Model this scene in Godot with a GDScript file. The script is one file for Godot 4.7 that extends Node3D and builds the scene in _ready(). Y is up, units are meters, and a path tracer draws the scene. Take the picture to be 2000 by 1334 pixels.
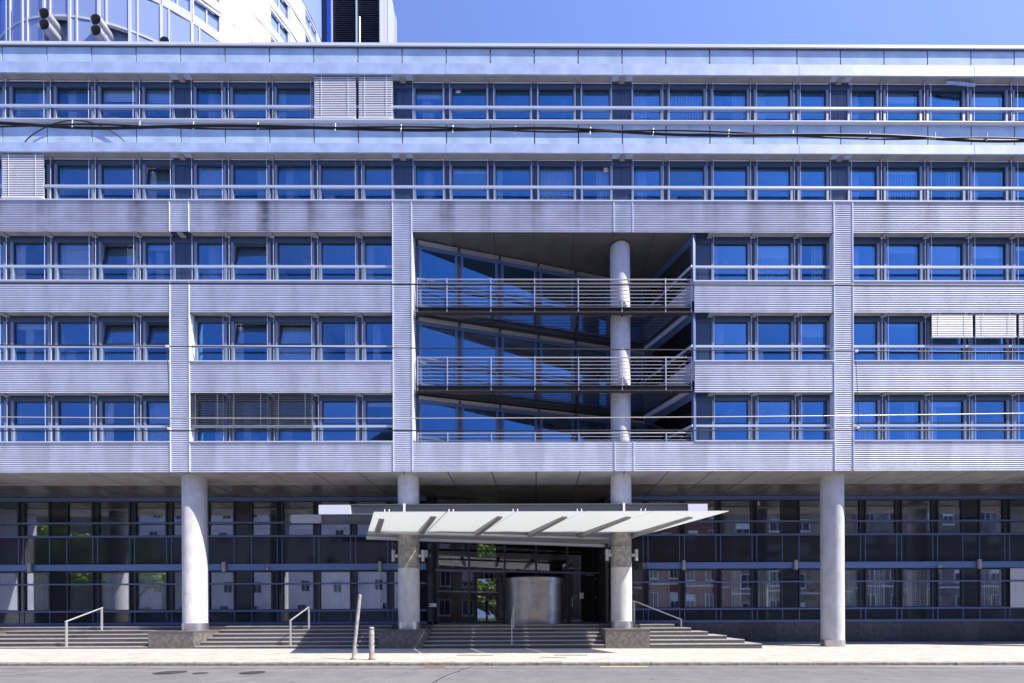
extends Node3D
# A long office building seen square on from across the street, with a round tower behind it.

var M := {}
var mesh_cache := {}
var used_names := {}
var rng := RandomNumberGenerator.new()

const G := -0.05          # height of the pavement at x = 0
const SLOPE := -0.0045    # the street falls gently to the east
const X0 := -28.75        # west end of the window grid
const MOD := 1.8
const NMOD := 31
const PILLARS := [3, 8, 13, 18, 23, 28]
const SILL := [8.38, 11.64, 14.90, 18.16, 21.42]
const HEAD := [10.34, 13.60, 16.86, 20.05, 23.24]
const ZF := -0.27         # front of the window frames
const ZG := -3.8          # ground floor glazing
var SUN := Vector3(0.5756, 0.793, 0.198).normalized()

# ---------------------------------------------------------------- helpers
func lin(r: float, g: float, b: float, a := 1.0) -> Color:
	var c := Color(r, g, b).linear_to_srgb()
	c.a = a
	return c

func numbered(called: String) -> String:
	if not used_names.has(called):
		used_names[called] = 0
		return called
	used_names[called] += 1
	return "%s_%03d" % [called, used_names[called]]

func thing(called: String, label: String, category: String, at := Vector3.ZERO, group := "") -> Node3D:
	var o := Node3D.new()
	o.name = numbered(called)
	add_child(o)
	o.position = at
	tag(o, label, category, group)
	return o

func tag(o: Node, label: String, category: String, group := "") -> void:
	o.set_meta("label", label)
	o.set_meta("category", category)
	if group != "":
		o.set_meta("group", group)

func inst(mesh: Mesh, called: String, parent: Node, at := Vector3.ZERO, mat: Material = null) -> MeshInstance3D:
	var o := MeshInstance3D.new()
	o.mesh = mesh
	o.name = called
	if mat:
		o.material_override = mat
	parent.add_child(o, true)
	o.position = at
	return o

func empty(called: String, parent: Node, at := Vector3.ZERO) -> Node3D:
	var o := Node3D.new()
	o.name = called
	parent.add_child(o, true)
	o.position = at
	return o

func structure(called: String, st: SurfaceTool, mat: Material) -> MeshInstance3D:
	var o := finish(st, called, mat, self)
	o.set_meta("kind", "structure")
	return o

func begin() -> SurfaceTool:
	var st := SurfaceTool.new()
	st.begin(Mesh.PRIMITIVE_TRIANGLES)
	return st

func finish(st: SurfaceTool, called: String, mat: Material, parent: Node, at := Vector3.ZERO) -> MeshInstance3D:
	var m := st.commit()
	m.surface_set_material(0, mat)
	return inst(m, called, parent, at)

func vtx(st: SurfaceTool, p: Vector3, n: Vector3, uv := Vector2.ZERO) -> void:
	st.set_normal(n)
	st.set_uv(uv)
	st.add_vertex(p)

func quad(st: SurfaceTool, a: Vector3, b: Vector3, c: Vector3, d: Vector3) -> void:
	# corners run counterclockwise seen from the front
	var n := (b - a).cross(c - a).normalized()
	for p in [[a, Vector2(0, 1)], [c, Vector2(1, 0)], [b, Vector2(1, 1)], [a, Vector2(0, 1)], [d, Vector2(0, 0)], [c, Vector2(1, 0)]]:
		vtx(st, p[0], n, p[1])

func bx(st: SurfaceTool, x0: float, x1: float, y0: float, y1: float, z0: float, z1: float) -> void:
	hexa(st, [Vector3(x0, y0, z1), Vector3(x1, y0, z1), Vector3(x1, y0, z0), Vector3(x0, y0, z0)], [Vector3(x0, y1, z1), Vector3(x1, y1, z1), Vector3(x1, y1, z0), Vector3(x0, y1, z0)])

func hexa(st: SurfaceTool, lo: Array, hi: Array) -> void:
	# lo and hi run counterclockwise seen from above
	var n := lo.size()
	for i in n:
		var j := (i + 1) % n
		quad(st, lo[i], lo[j], hi[j], hi[i])
	for i in range(1, n - 1):
		tri(st, hi[0], hi[i], hi[i + 1])
		tri(st, lo[0], lo[i + 1], lo[i])

func tri(st: SurfaceTool, a: Vector3, b: Vector3, c: Vector3) -> void:
	var n := (b - a).cross(c - a).normalized()
	vtx(st, a, n)
	vtx(st, c, n)
	vtx(st, b, n)

func box(parent: Node, called: String, mat: Material, x0: float, x1: float, y0: float, y1: float, z0: float, z1: float) -> MeshInstance3D:
	var s := Vector3(x1 - x0, y1 - y0, z1 - z0).snappedf(0.0005)
	var key := [s, mat]
	if not mesh_cache.has(key):
		var b := BoxMesh.new()
		b.size = s
		b.material = mat
		mesh_cache[key] = b
	return inst(mesh_cache[key], called, parent, Vector3(x0 + x1, y0 + y1, z0 + z1) / 2.0)

func prism(st: SurfaceTool, poly: Array, y0: float, y1: float) -> void:
	# poly: convex, [x, z] pairs, counterclockwise seen from above
	var lo := []
	var hi := []
	for p in poly:
		lo.append(Vector3(p[0], y0, p[1]))
		hi.append(Vector3(p[0], y1, p[1]))
	hexa(st, lo, hi)

func tube(st: SurfaceTool, pts: Array, r: float, sides := 8, capped := true) -> void:
	var rings := []
	var up := Vector3.UP
	for i in pts.size():
		var d: Vector3 = (pts[mini(i + 1, pts.size() - 1)] - pts[maxi(i - 1, 0)]).normalized()
		var ref := Vector3.RIGHT if absf(d.dot(up)) > 0.95 else up
		var u := d.cross(ref).normalized()
		var v := u.cross(d).normalized()
		var ring := []
		for k in sides:
			var a := TAU * k / sides
			ring.append([pts[i] + (u * cos(a) + v * sin(a)) * r, u * cos(a) + v * sin(a)])
		rings.append(ring)
	for i in rings.size() - 1:
		for k in sides:
			var j := (k + 1) % sides
			var q := [rings[i][k], rings[i][j], rings[i + 1][j], rings[i + 1][k]]
			for t in [0, 1, 2, 0, 2, 3]:
				vtx(st, q[t][0], q[t][1])
	if capped:
		for e in [0, rings.size() - 1]:
			for k in range(1, sides - 1):
				if e > 0:
					tri(st, rings[e][0][0], rings[e][k + 1][0], rings[e][k][0])
				else:
					tri(st, rings[e][0][0], rings[e][k][0], rings[e][k + 1][0])

func cyl(parent: Node, called: String, mat: Material, r: float, h: float, at: Vector3, sides := 32, rt := -1.0) -> MeshInstance3D:
	var key := ["cyl", r, h, sides, rt, mat]
	if not mesh_cache.has(key):
		var c := CylinderMesh.new()
		c.bottom_radius = r
		c.top_radius = r if rt < 0 else rt
		c.height = h
		c.radial_segments = sides
		c.rings = 1
		c.material = mat
		mesh_cache[key] = c
	return inst(mesh_cache[key], called, parent, at + Vector3(0, h / 2, 0))

# ---------------------------------------------------------------- materials
func noise_tex(seed_: int, freq: float, lo: Color, hi: Color, size := 256, octaves := 4, power := 1.0) -> ImageTexture:
	var n := FastNoiseLite.new()
	n.seed = seed_
	n.frequency = freq
	n.noise_type = FastNoiseLite.TYPE_SIMPLEX_SMOOTH
	n.fractal_octaves = octaves
	var src := n.get_seamless_image(size, size)
	var im := Image.create(size, size, false, Image.FORMAT_RGB8)
	for y in size:
		for x in size:
			im.set_pixel(x, y, lo.lerp(hi, pow(src.get_pixel(x, y).r, power)))
	return ImageTexture.create_from_image(im)

func mat(called: String, c: Color, rough := 0.6, metal := 0.0, spec := 0.5) -> StandardMaterial3D:
	var m := StandardMaterial3D.new()
	m.resource_name = called
	m.albedo_color = c
	m.roughness = rough
	m.metallic = metal
	m.metallic_specular = spec
	M[called] = m
	return m

func textured(m: StandardMaterial3D, t: Texture2D, metres: float) -> void:
	m.albedo_texture = t
	m.uv1_triplanar = true
	m.uv1_world_triplanar = true
	m.uv1_scale = Vector3.ONE / metres

func bumpy(m: StandardMaterial3D, t: Texture2D, cm: float) -> void:
	m.heightmap_enabled = true
	m.heightmap_texture = t
	m.heightmap_scale = cm

func make_materials() -> void:
	var soft := noise_tex(3, 0.012, Color(0.86, 0.86, 0.86), Color(1, 1, 1), 256, 5)
	var speck := noise_tex(7, 0.11, Color(0.72, 0.72, 0.72), Color(1, 1, 1), 256, 3)
	var mottle := noise_tex(11, 0.02, Color(0.66, 0.66, 0.66), Color(1, 1, 1), 256, 6, 1.2)
	var grime := noise_tex(17, 0.018, Color(0.62, 0.61, 0.58), Color(1, 1, 1), 256, 6, 0.8)
	var fine := noise_tex(23, 0.25, Color(0.6, 0.6, 0.6), Color(1, 1, 1), 256, 2)
	var m: StandardMaterial3D
	m = mat("cladding", lin(0.60, 0.655, 0.78), 0.52)
	textured(m, noise_tex(5, 0.015, Color(0.84, 0.84, 0.845), Color(1, 1, 1), 256, 6), 5.0)
	m.uv1_scale = Vector3(0.30, 0.12, 0.30)
	m = mat("stained_cladding", lin(0.58, 0.63, 0.75), 0.52)
	textured(m, soft, 5.0)
	m.vertex_color_use_as_albedo = true
	m = mat("trim", lin(0.64, 0.68, 0.77), 0.35)
	m = mat("fascia", lin(0.44, 0.55, 0.77), 0.62)
	textured(m, soft, 3.0)
	m = mat("pale_panel", lin(0.52, 0.66, 0.78), 0.16)
	textured(m, soft, 4.0)
	m = mat("header", lin(0.055, 0.09, 0.16), 0.3)
	m = mat("frame", lin(0.20, 0.245, 0.34), 0.35)
	m = mat("mullion", lin(0.028, 0.055, 0.11), 0.16)
	m = mat("dark_frame", lin(0.03, 0.038, 0.055), 0.35)
	m = mat("sill", lin(0.66, 0.70, 0.82), 0.35)
	m = mat("rail", lin(0.42, 0.50, 0.64), 0.5)
	m = mat("steel", lin(0.62, 0.62, 0.63), 0.28, 0.9)
	m = mat("brushed_steel", lin(0.58, 0.55, 0.52), 0.36, 1.0)
	textured(m, noise_tex(31, 0.02, Color(0.82, 0.82, 0.82), Color(1, 1, 1), 128, 4), 2.0)
	m = mat("rail_steel", lin(0.5, 0.5, 0.52), 0.4, 0.5)
	m = mat("blind", lin(0.72, 0.74, 0.78), 0.4)
	m = mat("dull_blind", lin(0.25, 0.255, 0.265), 0.45)
	m = mat("dark_joint_shade", lin(0.09, 0.09, 0.095), 0.9)  # near-black for joints, also painted in for the shade of gaps and slots
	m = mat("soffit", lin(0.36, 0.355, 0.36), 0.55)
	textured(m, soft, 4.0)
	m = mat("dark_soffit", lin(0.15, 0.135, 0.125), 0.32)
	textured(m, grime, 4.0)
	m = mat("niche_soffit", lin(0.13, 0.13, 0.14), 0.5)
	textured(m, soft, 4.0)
	m = mat("dark_steel", lin(0.045, 0.042, 0.045), 0.5)
	m = mat("concrete", lin(0.60, 0.605, 0.63), 0.75)
	textured(m, noise_tex(41, 0.02, Color(0.84, 0.84, 0.85), Color(1, 1, 1), 256, 6, 0.6), 2.6)
	m.uv1_scale = Vector3(0.55, 0.22, 0.55)
	bumpy(m, speck, 0.2)
	m = mat("raw_concrete", lin(0.44, 0.43, 0.40), 0.85)
	textured(m, mottle, 1.6)
	bumpy(m, speck, 0.3)
	m = mat("sunlit_tread", lin(0.37, 0.36, 0.35), 0.6)  # step stone with sunlight put into its colour
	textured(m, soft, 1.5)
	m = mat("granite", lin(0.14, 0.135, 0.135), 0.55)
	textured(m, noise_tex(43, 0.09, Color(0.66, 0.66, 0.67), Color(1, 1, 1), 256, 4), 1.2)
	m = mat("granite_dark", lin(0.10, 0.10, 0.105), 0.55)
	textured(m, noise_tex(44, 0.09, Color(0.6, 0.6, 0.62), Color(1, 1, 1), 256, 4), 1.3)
	m = mat("plinth_stone", lin(0.20, 0.19, 0.18), 0.6)
	textured(m, mottle, 1.1)
	m = mat("base_stone", lin(0.055, 0.062, 0.085), 0.4)
	textured(m, grime, 1.5)
	m = mat("base_stone_pale", lin(0.08, 0.088, 0.115), 0.4)
	textured(m, grime, 1.5)
	m = mat("blue_fascia", lin(0.11, 0.20, 0.44), 0.35)
	m = mat("blue_rail", lin(0.085, 0.14, 0.29), 0.35)
	m = mat("dark_panel", lin(0.022, 0.025, 0.035), 0.06)
	m = mat("room_wall", lin(0.60, 0.70, 0.84), 0.8)
	m = mat("room_ceiling", lin(0.56, 0.60, 0.68), 0.85)
	m = mat("room_floor", lin(0.12, 0.12, 0.13), 0.8)
	m = mat("lobby_wall", lin(0.05, 0.045, 0.04), 0.6)
	m = mat("lamp_white", lin(0.75, 0.76, 0.78), 0.5)
	m = mat("curtain", lin(0.74, 0.82, 0.86), 0.8)
	m = mat("white_plate", lin(0.75, 0.76, 0.80), 0.4)
	m = mat("ink_blue", lin(0.05, 0.07, 0.22), 0.5)
	m = mat("red_paint", lin(0.40, 0.05, 0.03), 0.5)
	m = mat("lamp_grey", lin(0.42, 0.41, 0.42), 0.45, 0.3)
	m = mat("rubber", lin(0.006, 0.006, 0.007), 0.6)
	m = mat("wire", lin(0.02, 0.02, 0.022), 0.5)
	m = mat("pale_wire", lin(0.62, 0.60, 0.58), 0.4, 0.3)
	m = mat("bollard_paint", lin(0.50, 0.49, 0.48), 0.5)
	textured(m, mottle, 0.9)
	m = mat("beam_grey", lin(0.12, 0.125, 0.135), 0.5)
	m = mat("fin_grey", lin(0.26, 0.265, 0.27), 0.5)
	m = mat("iron", lin(0.07, 0.06, 0.055), 0.6, 0.3)
	m = mat("rust", lin(0.20, 0.10, 0.05), 0.8)
	# ground
	m = mat("paving", lin(0.40, 0.39, 0.365), 0.9)
	textured(m, paving_texture(), 4.9)
	m = mat("kerb", lin(0.30, 0.28, 0.25), 0.85)
	textured(m, mottle, 1.4)
	m = mat("asphalt", lin(0.235, 0.235, 0.242), 0.9)
	textured(m, ground_texture(53, 0.66, 0.12), 5.5)
	bumpy(m, fine, 0.4)
	m = mat("asphalt_patch", lin(0.20, 0.20, 0.207), 0.9)
	textured(m, ground_texture(54, 0.70, 0.10), 4.7)
	bumpy(m, fine, 0.4)
	m = mat("asphalt_pale", lin(0.25, 0.25, 0.255), 0.9)
	textured(m, noise_tex(55, 0.16, Color(0.76, 0.76, 0.76), Color(1, 1, 1), 512, 4), 2.5)
	m = mat("tar", lin(0.03, 0.03, 0.032), 0.6)
	m = mat("faded_yellow", lin(0.48, 0.40, 0.22), 0.8)
	# glass: coated panes, partly mirror, partly see-through
	var clear := noise_tex(61, 0.02, Color(0.93, 0.93, 0.93), Color(1, 1, 1), 64, 3)
	for q in [["window_glass", 0.13, 0.42, 0.78, 0.36], ["window_glass_pale", 0.19, 0.47, 0.80, 0.40], ["window_glass_clear", 0.11, 0.40, 0.76, 0.28]]:
		m = mat(q[0], lin(q[1], q[2], q[3], q[4]), 0.02, 1.0)
		m.transparency = BaseMaterial3D.TRANSPARENCY_ALPHA
		m.albedo_texture = clear
	m = mat("ground_glass", lin(0.70, 0.74, 0.82, 0.32), 0.02, 1.0)
	m.transparency = BaseMaterial3D.TRANSPARENCY_ALPHA
	m.albedo_texture = clear
	m = mat("lobby_glass", lin(0.22, 0.22, 0.24, 0.42), 0.02, 1.0)
	m.transparency = BaseMaterial3D.TRANSPARENCY_ALPHA
	m.albedo_texture = clear
	m = mat("canopy_glass", lin(0.60, 0.62, 0.615), 0.10)
	m.backlight_enabled = true
	m.backlight = lin(0.74, 0.78, 0.765)
	m.transparency = BaseMaterial3D.TRANSPARENCY_ALPHA
	m.roughness = 0.28
	m.albedo_color.a = 0.84
	# tower
	m = mat("tower_white", lin(0.46, 0.475, 0.50), 0.25)
	m = mat("tower_screen", lin(0.22, 0.28, 0.44), 0.14)
	m = mat("tower_blue", lin(0.06, 0.20, 0.62), 0.05, 0.7)
	m = mat("tower_pane", lin(0.30, 0.38, 0.58), 0.08, 0.4)
	m = mat("tower_louver", lin(0.45, 0.45, 0.48), 0.5)
	m = mat("tower_navy", lin(0.008, 0.018, 0.06), 0.1)
	m = mat("duct_inside_shade", lin(0.10, 0.10, 0.105), 0.6)  # duct metal darkened for the shade deep in the pipes
	m = mat("duct", lin(0.42, 0.43, 0.46), 0.4, 0.3)
	# across the street
	m = mat("ochre_render", lin(0.30, 0.23, 0.16), 0.9)
	textured(m, grime, 6.0)
	m = mat("brick_red", lin(0.22, 0.09, 0.06), 0.9)
	m = mat("cream_render", lin(0.42, 0.36, 0.27), 0.9)
	textured(m, grime, 6.0)
	m = mat("grey_render", lin(0.26, 0.26, 0.27), 0.9)
	textured(m, grime, 6.0)
	m = mat("white_block", lin(0.80, 0.80, 0.82), 0.8)
	textured(m, soft, 6.0)
	m = mat("roof_dark", lin(0.05, 0.045, 0.045), 0.8)
	m = mat("white_joinery", lin(0.72, 0.73, 0.75), 0.5)
	m = mat("house_pane", lin(0.02, 0.025, 0.035), 0.05)
	m = mat("lawn", lin(0.11, 0.20, 0.03), 0.9)
	textured(m, noise_tex(71, 0.2, Color(0.6, 0.6, 0.6), Color(1, 1, 1), 256, 3), 1.5)
	m = mat("leaf", lin(0.15, 0.27, 0.045), 0.55)
	m.backlight_enabled = true
	m.backlight = lin(0.25, 0.42, 0.06)
	m.vertex_color_use_as_albedo = true
	m = mat("bark", lin(0.08, 0.06, 0.045), 0.9)
	m = mat("car_white", lin(0.70, 0.71, 0.73), 0.2)
	m.clearcoat_enabled = true
	m.clearcoat = 1.0
	m = mat("car_silver", lin(0.40, 0.41, 0.43), 0.22, 0.5)
	m = mat("car_glass", lin(0.01, 0.01, 0.012), 0.03)
	m = mat("yellow_wall", lin(0.35, 0.24, 0.02), 0.7)

func ground_texture(seed_: int, lo: float, stain: float) -> ImageTexture:
	# fine stone grain under broad blotches and a few oil drips
	var s := 512
	var im := Image.create(s, s, false, Image.FORMAT_RGB8)
	var a := FastNoiseLite.new()
	a.seed = seed_
	a.frequency = 0.35
	a.fractal_octaves = 2
	var c := FastNoiseLite.new()
	c.seed = seed_ + 1
	c.frequency = 0.012
	c.fractal_octaves = 5
	var ga := a.get_seamless_image(s, s)
	var gc := c.get_seamless_image(s, s)
	for y in s:
		for x in s:
			var v := lerpf(lo, 1.0, ga.get_pixel(x, y).r) * (1.0 - stain + stain * 1.4 * gc.get_pixel(x, y).r)
			im.set_pixel(x, y, Color(v, v, v))
	var r := RandomNumberGenerator.new()
	r.seed = seed_
	for i in 26:
		var cx := r.randi_range(8, s - 9)
		var cy := r.randi_range(8, s - 9)
		var rad := r.randi_range(2, 6)
		for y in range(-rad, rad + 1):
			for x in range(-rad, rad + 1):
				if x * x + y * y <= rad * rad:
					im.set_pixel(cx + x, cy + y, im.get_pixel(cx + x, cy + y) * 0.82)
	return ImageTexture.create_from_image(im)

func paving_texture() -> ImageTexture:
	var s := 512
	var im := Image.create(s, s, false, Image.FORMAT_RGB8)
	var r := RandomNumberGenerator.new()
	r.seed = 91
	var n := FastNoiseLite.new()
	n.seed = 5
	n.frequency = 0.03
	var cells := 14
	var st2 := FastNoiseLite.new()
	st2.seed = 8
	st2.frequency = 0.009
	var tones := []
	for i in cells * cells:
		tones.append(r.randf_range(0.93, 1.0))
	for y in s:
		for x in s:
			var cy := int(y * cells / float(s))
			var xx := (x + (cy % 2) * (s / cells / 2)) % s
			var cx := int(xx * cells / float(s))
			var fx := fposmod(xx * cells / float(s), 1.0)
			var fy := fposmod(y * cells / float(s), 1.0)
			var v: float = tones[cy * cells + cx] + 0.06 * n.get_noise_2d(x, y) - 0.16 * maxf(0.0, st2.get_noise_2d(x, y))
			if fx < 0.035 or fy < 0.035:
				v *= 0.90
			im.set_pixel(x, y, Color(v, v * 0.995, v * 0.985))
	return ImageTexture.create_from_image(im)

# ---------------------------------------------------------------- camera, sky, sun
func make_view() -> void:
	var cam := Camera3D.new()
	cam.name = "camera"
	cam.projection = Camera3D.PROJECTION_FRUSTUM
	cam.near = 0.1
	cam.far = 600.0
	cam.size = 0.1 * 1334.0 / 864.0
	cam.frustum_offset = Vector2(-52.0, 533.0) / 864.0 * 0.1
	add_child(cam)
	cam.position = Vector3(0, 1.3, 18)
	cam.rotation = Vector3(0, -0.007, -0.0045)
	cam.current = true
	var sun := DirectionalLight3D.new()
	sun.name = "sun"
	sun.light_energy = 1.6
	sun.light_color = Color(1.0, 0.955, 0.90)
	sun.light_angular_distance = 0.5
	sun.shadow_enabled = true
	add_child(sun)
	sun.look_at_from_position(SUN * 50.0, Vector3.ZERO)
	var env := Environment.new()
	env.background_mode = Environment.BG_SKY
	var sky := Sky.new()
	var pm := PanoramaSkyMaterial.new()
	pm.panorama = sky_texture()
	sky.sky_material = pm
	env.sky = sky
	env.tonemap_mode = Environment.TONE_MAPPER_LINEAR
	env.tonemap_exposure = 2.1
	env.sdfgi_enabled = true
	env.ssao_enabled = true
	env.ssil_enabled = true
	var we := WorldEnvironment.new()
	we.name = "environment"
	we.environment = env
	add_child(we)

func sky_texture() -> ImageTexture:
	# clear blue sky: brighter towards the horizon and towards the sun
	var w := 512
	var h := 256
	var im := Image.create(w, h, false, Image.FORMAT_RGBF)
	for y in h:
		var up := (0.5 - (y + 0.5) / h) * PI
		var sy := maxf(sin(up), 0.02)
		for x in w:
			var a := ((x + 0.5) / w - 0.5) * TAU
			var d := Vector3(-sin(a) * cos(up), sin(up), cos(a) * cos(up))
			var cg := clampf(d.dot(SUN), -1, 1)
			var g := acos(cg)
			var grad := (1.0 - exp(-0.34 / sy)) / (1.0 - exp(-0.34))
			var scat := 1.0 + 3.4 * exp(-2.6 * g) + 0.40 * cg * cg
			var l := 0.20 * pow(grad, 0.45) * scat
			var pale := clampf(0.22 * exp(-3.0 * sy) + 0.55 * exp(-2.0 * g), 0, 1)
			var c := Vector3(0.33, 0.555, 1.52).lerp(Vector3(0.82, 0.92, 1.15), pale)
			c *= l
			im.set_pixel(x, y, Color(c.x, c.y, c.z))
	return ImageTexture.create_from_image(im)

# ---------------------------------------------------------------- street
func gy(x: float) -> float:
	return G + SLOPE * x

func slab(st: SurfaceTool, x0: float, x1: float, z0: float, z1: float, up: float, thick := 0.4) -> void:
	hexa(st, [Vector3(x0, gy(x0) + up - thick, z1), Vector3(x1, gy(x1) + up - thick, z1), Vector3(x1, gy(x1) + up - thick, z0), Vector3(x0, gy(x0) + up - thick, z0)],
		[Vector3(x0, gy(x0) + up, z1), Vector3(x1, gy(x1) + up, z1), Vector3(x1, gy(x1) + up, z0), Vector3(x0, gy(x0) + up, z0)])

func sheet(parent: Node, called: String, m: Material, pts: Array, up: float) -> MeshInstance3D:
	var st := begin()
	var lo := []
	var hi := []
	for p in pts:
		lo.append(Vector3(p[0], gy(p[0]) + up - 0.003, p[1]))
		hi.append(Vector3(p[0], gy(p[0]) + up, p[1]))
	hexa(st, lo, hi)
	return finish(st, called, m, parent)

func make_street() -> void:
	var st := begin()
	slab(st, -90, 90, 5.6, 22.0, -0.085)
	var road := structure("road", st, M.asphalt)
	# repaired strips, cracks, a worn line
	sheet(road, "road_patch", M.asphalt_patch, [[-9.3, 9.9], [-6.0, 9.9], [-7.9, 7.6], [-9.2, 7.5]], -0.081)
	sheet(road, "road_patch", M.asphalt_patch, [[-2.3, 9.6], [14, 9.4], [14, 5.75], [-1.65, 5.75]], -0.081)
	sheet(road, "road_patch", M.asphalt_pale, [[9.4, 6.0], [14.5, 6.9], [14.5, 5.72], [9.0, 5.72]], -0.077)
	st = begin()
	var px := -2.32
	var pz := 9.7
	while pz > 5.8:
		var nx := px + rng.randf_range(-0.02, 0.1)
		var nz := pz - 0.28
		var w := rng.randf_range(0.006, 0.016)
		hexa(st, [Vector3(px - w, gy(px) - 0.082, pz), Vector3(px + w, gy(px) - 0.082, pz), Vector3(nx + w, gy(nx) - 0.082, nz), Vector3(nx - w, gy(nx) - 0.082, nz)],
			[Vector3(px - w, gy(px) - 0.0755, pz), Vector3(px + w, gy(px) - 0.0755, pz), Vector3(nx + w, gy(nx) - 0.0755, nz), Vector3(nx - w, gy(nx) - 0.0755, nz)])
		px = nx
		pz = nz
	finish(st, "tar_seam", M.tar, road)
	sheet(road, "worn_line", M.faded_yellow, [[1.75, 6.05], [3.05, 6.05], [3.05, 5.92], [1.75, 5.92]], -0.073)
	# far pavement, behind the camera
	st = begin()
	slab(st, -90, 90, 22.0, 31.0, 0.0)
	structure("far_pavement", st, M.paving)
	# pavement in front of the building
	st = begin()
	slab(st, -90, 90, -6.0, 5.44, 0.0)
	var pave := structure("pavement", st, M.paving)
	sheet(pave, "repair_slab", M.kerb, [[0.1, 4.35], [0.95, 4.35], [0.95, 4.05], [0.1, 4.05]], 0.004)
	sheet(pave, "repair_slab", M.asphalt_pale, [[-2.6, 3.6], [-1.4, 3.6], [-1.4, 3.2], [-2.6, 3.2]], 0.004)
	sheet(pave, "repair_slab", M.asphalt_pale, [[0.6, 3.6], [1.7, 3.6], [1.7, 3.2], [0.6, 3.2]], 0.004)
	# kerb stones
	var kerb := Node3D.new()
	kerb.name = "kerb"
	kerb.set_meta("kind", "structure")
	add_child(kerb)
	var x := -18.0
	while x < 18.0:
		var l := rng.randf_range(0.85, 1.45)
		st = begin()
		var t := rng.randf_range(-0.006, 0.006)
		var y0 := gy(x) + t
		var f := 5.60 + rng.randf_range(-0.012, 0.012)
		var a := x + 0.008
		var b := x + l - 0.008
		hexa(st, [Vector3(a, y0 - 0.3, f), Vector3(b, y0 - 0.3, f), Vector3(b, y0 - 0.3, 5.45), Vector3(a, y0 - 0.3, 5.45)],
			[Vector3(a, y0 - 0.02, f), Vector3(b, y0 - 0.02, f), Vector3(b, y0 - 0.02, 5.45), Vector3(a, y0 - 0.02, 5.45)])
		hexa(st, [Vector3(a, y0 - 0.02, f), Vector3(b, y0 - 0.02, f), Vector3(b, y0 - 0.02, 5.45), Vector3(a, y0 - 0.02, 5.45)],
			[Vector3(a, y0 + 0.004, f - 0.03), Vector3(b, y0 + 0.004, f - 0.03), Vector3(b, y0 + 0.004, 5.45), Vector3(a, y0 + 0.004, 5.45)])
		finish(st, "kerb_stone", M.kerb, kerb)
		x += l
	for s in [-1, 1]:
		st = begin()
		slab(st, -90.0 if s < 0 else 18.2, -18.0 if s < 0 else 90.0, 5.45, 5.6, 0.0)
		finish(st, "kerb_run", M.kerb, kerb)
	# iron covers
	var covers := [[-9.0, 7.05, 0.33, "largest round iron manhole cover on the road in front of the left-hand plinth"], [-8.15, 7.2, 0.16, "small round iron valve cap on the road between two manhole covers"], [-6.95, 7.1, 0.28, "round iron manhole cover on the road nearest the leaning post"]]
	for c in covers:
		var t := thing("manhole_cover", c[3], "manhole cover", Vector3(c[0], gy(c[0]) - 0.083, c[1]), "iron covers in the road")
		cyl(t, "rim", M.iron, c[2], 0.010, Vector3.ZERO, 28)
		cyl(t, "lid", M.dark_steel, c[2] * 0.86, 0.014, Vector3.ZERO, 28)
	var gr := thing("drain_grate", "rusty slotted drain grate in the gutter against the kerb", "drain grate", Vector3(-2.75, gy(-2.75) - 0.083, 5.82))
	box(gr, "pit_shade", M.dark_joint_shade, -0.28, 0.28, 0.0, 0.004, -0.17, 0.17)  # flat dark plate, its colour stands for the shade down the drain
	for i in 8:
		box(gr, "bar", M.rust, -0.28 + i * 0.073, -0.28 + i * 0.073 + 0.045, 0.004, 0.012, -0.17, 0.17)

# ---------------------------------------------------------------- terrace, steps, plinths
func step_z(i: int) -> float:
	return 0.5 - 0.35 * i

func step_y(i: int) -> float:
	return 0.10 + 0.15 * i

func stone_run(parent: Node, x0: float, x1: float, y0: float, y1: float, z0: float, z1: float) -> void:
	# a course of stone blocks laid end to end
	var x := x0
	while x < x1 - 0.01:
		var l := rng.randf_range(1.3, 2.2)
		var e := minf(x + l, x1)
		if x1 - e < 0.5:
			e = x1
		var d := rng.randf_range(0.0, 0.006)
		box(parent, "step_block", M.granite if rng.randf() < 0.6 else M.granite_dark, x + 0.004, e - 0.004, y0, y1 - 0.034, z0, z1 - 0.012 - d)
		box(parent, "sunlit_tread_top", M.sunlit_tread, x + 0.004, e - 0.004, y1 - 0.034, y1 - d * 0.3, z0, z1 - d)  # same stone as the block below, sun on top painted as paler colour
		x = e

func flight(x0: float, x1: float, label: String) -> void:
	var t := thing("stone_steps", label, "steps", Vector3.ZERO, "stone steps up to the terrace")
	for i in 6:
		var y := step_y(i)
		stone_run(t, x0, x1, y - (0.45 if i == 0 else 0.149), y, step_z(i) - 0.42, step_z(i))

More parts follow.
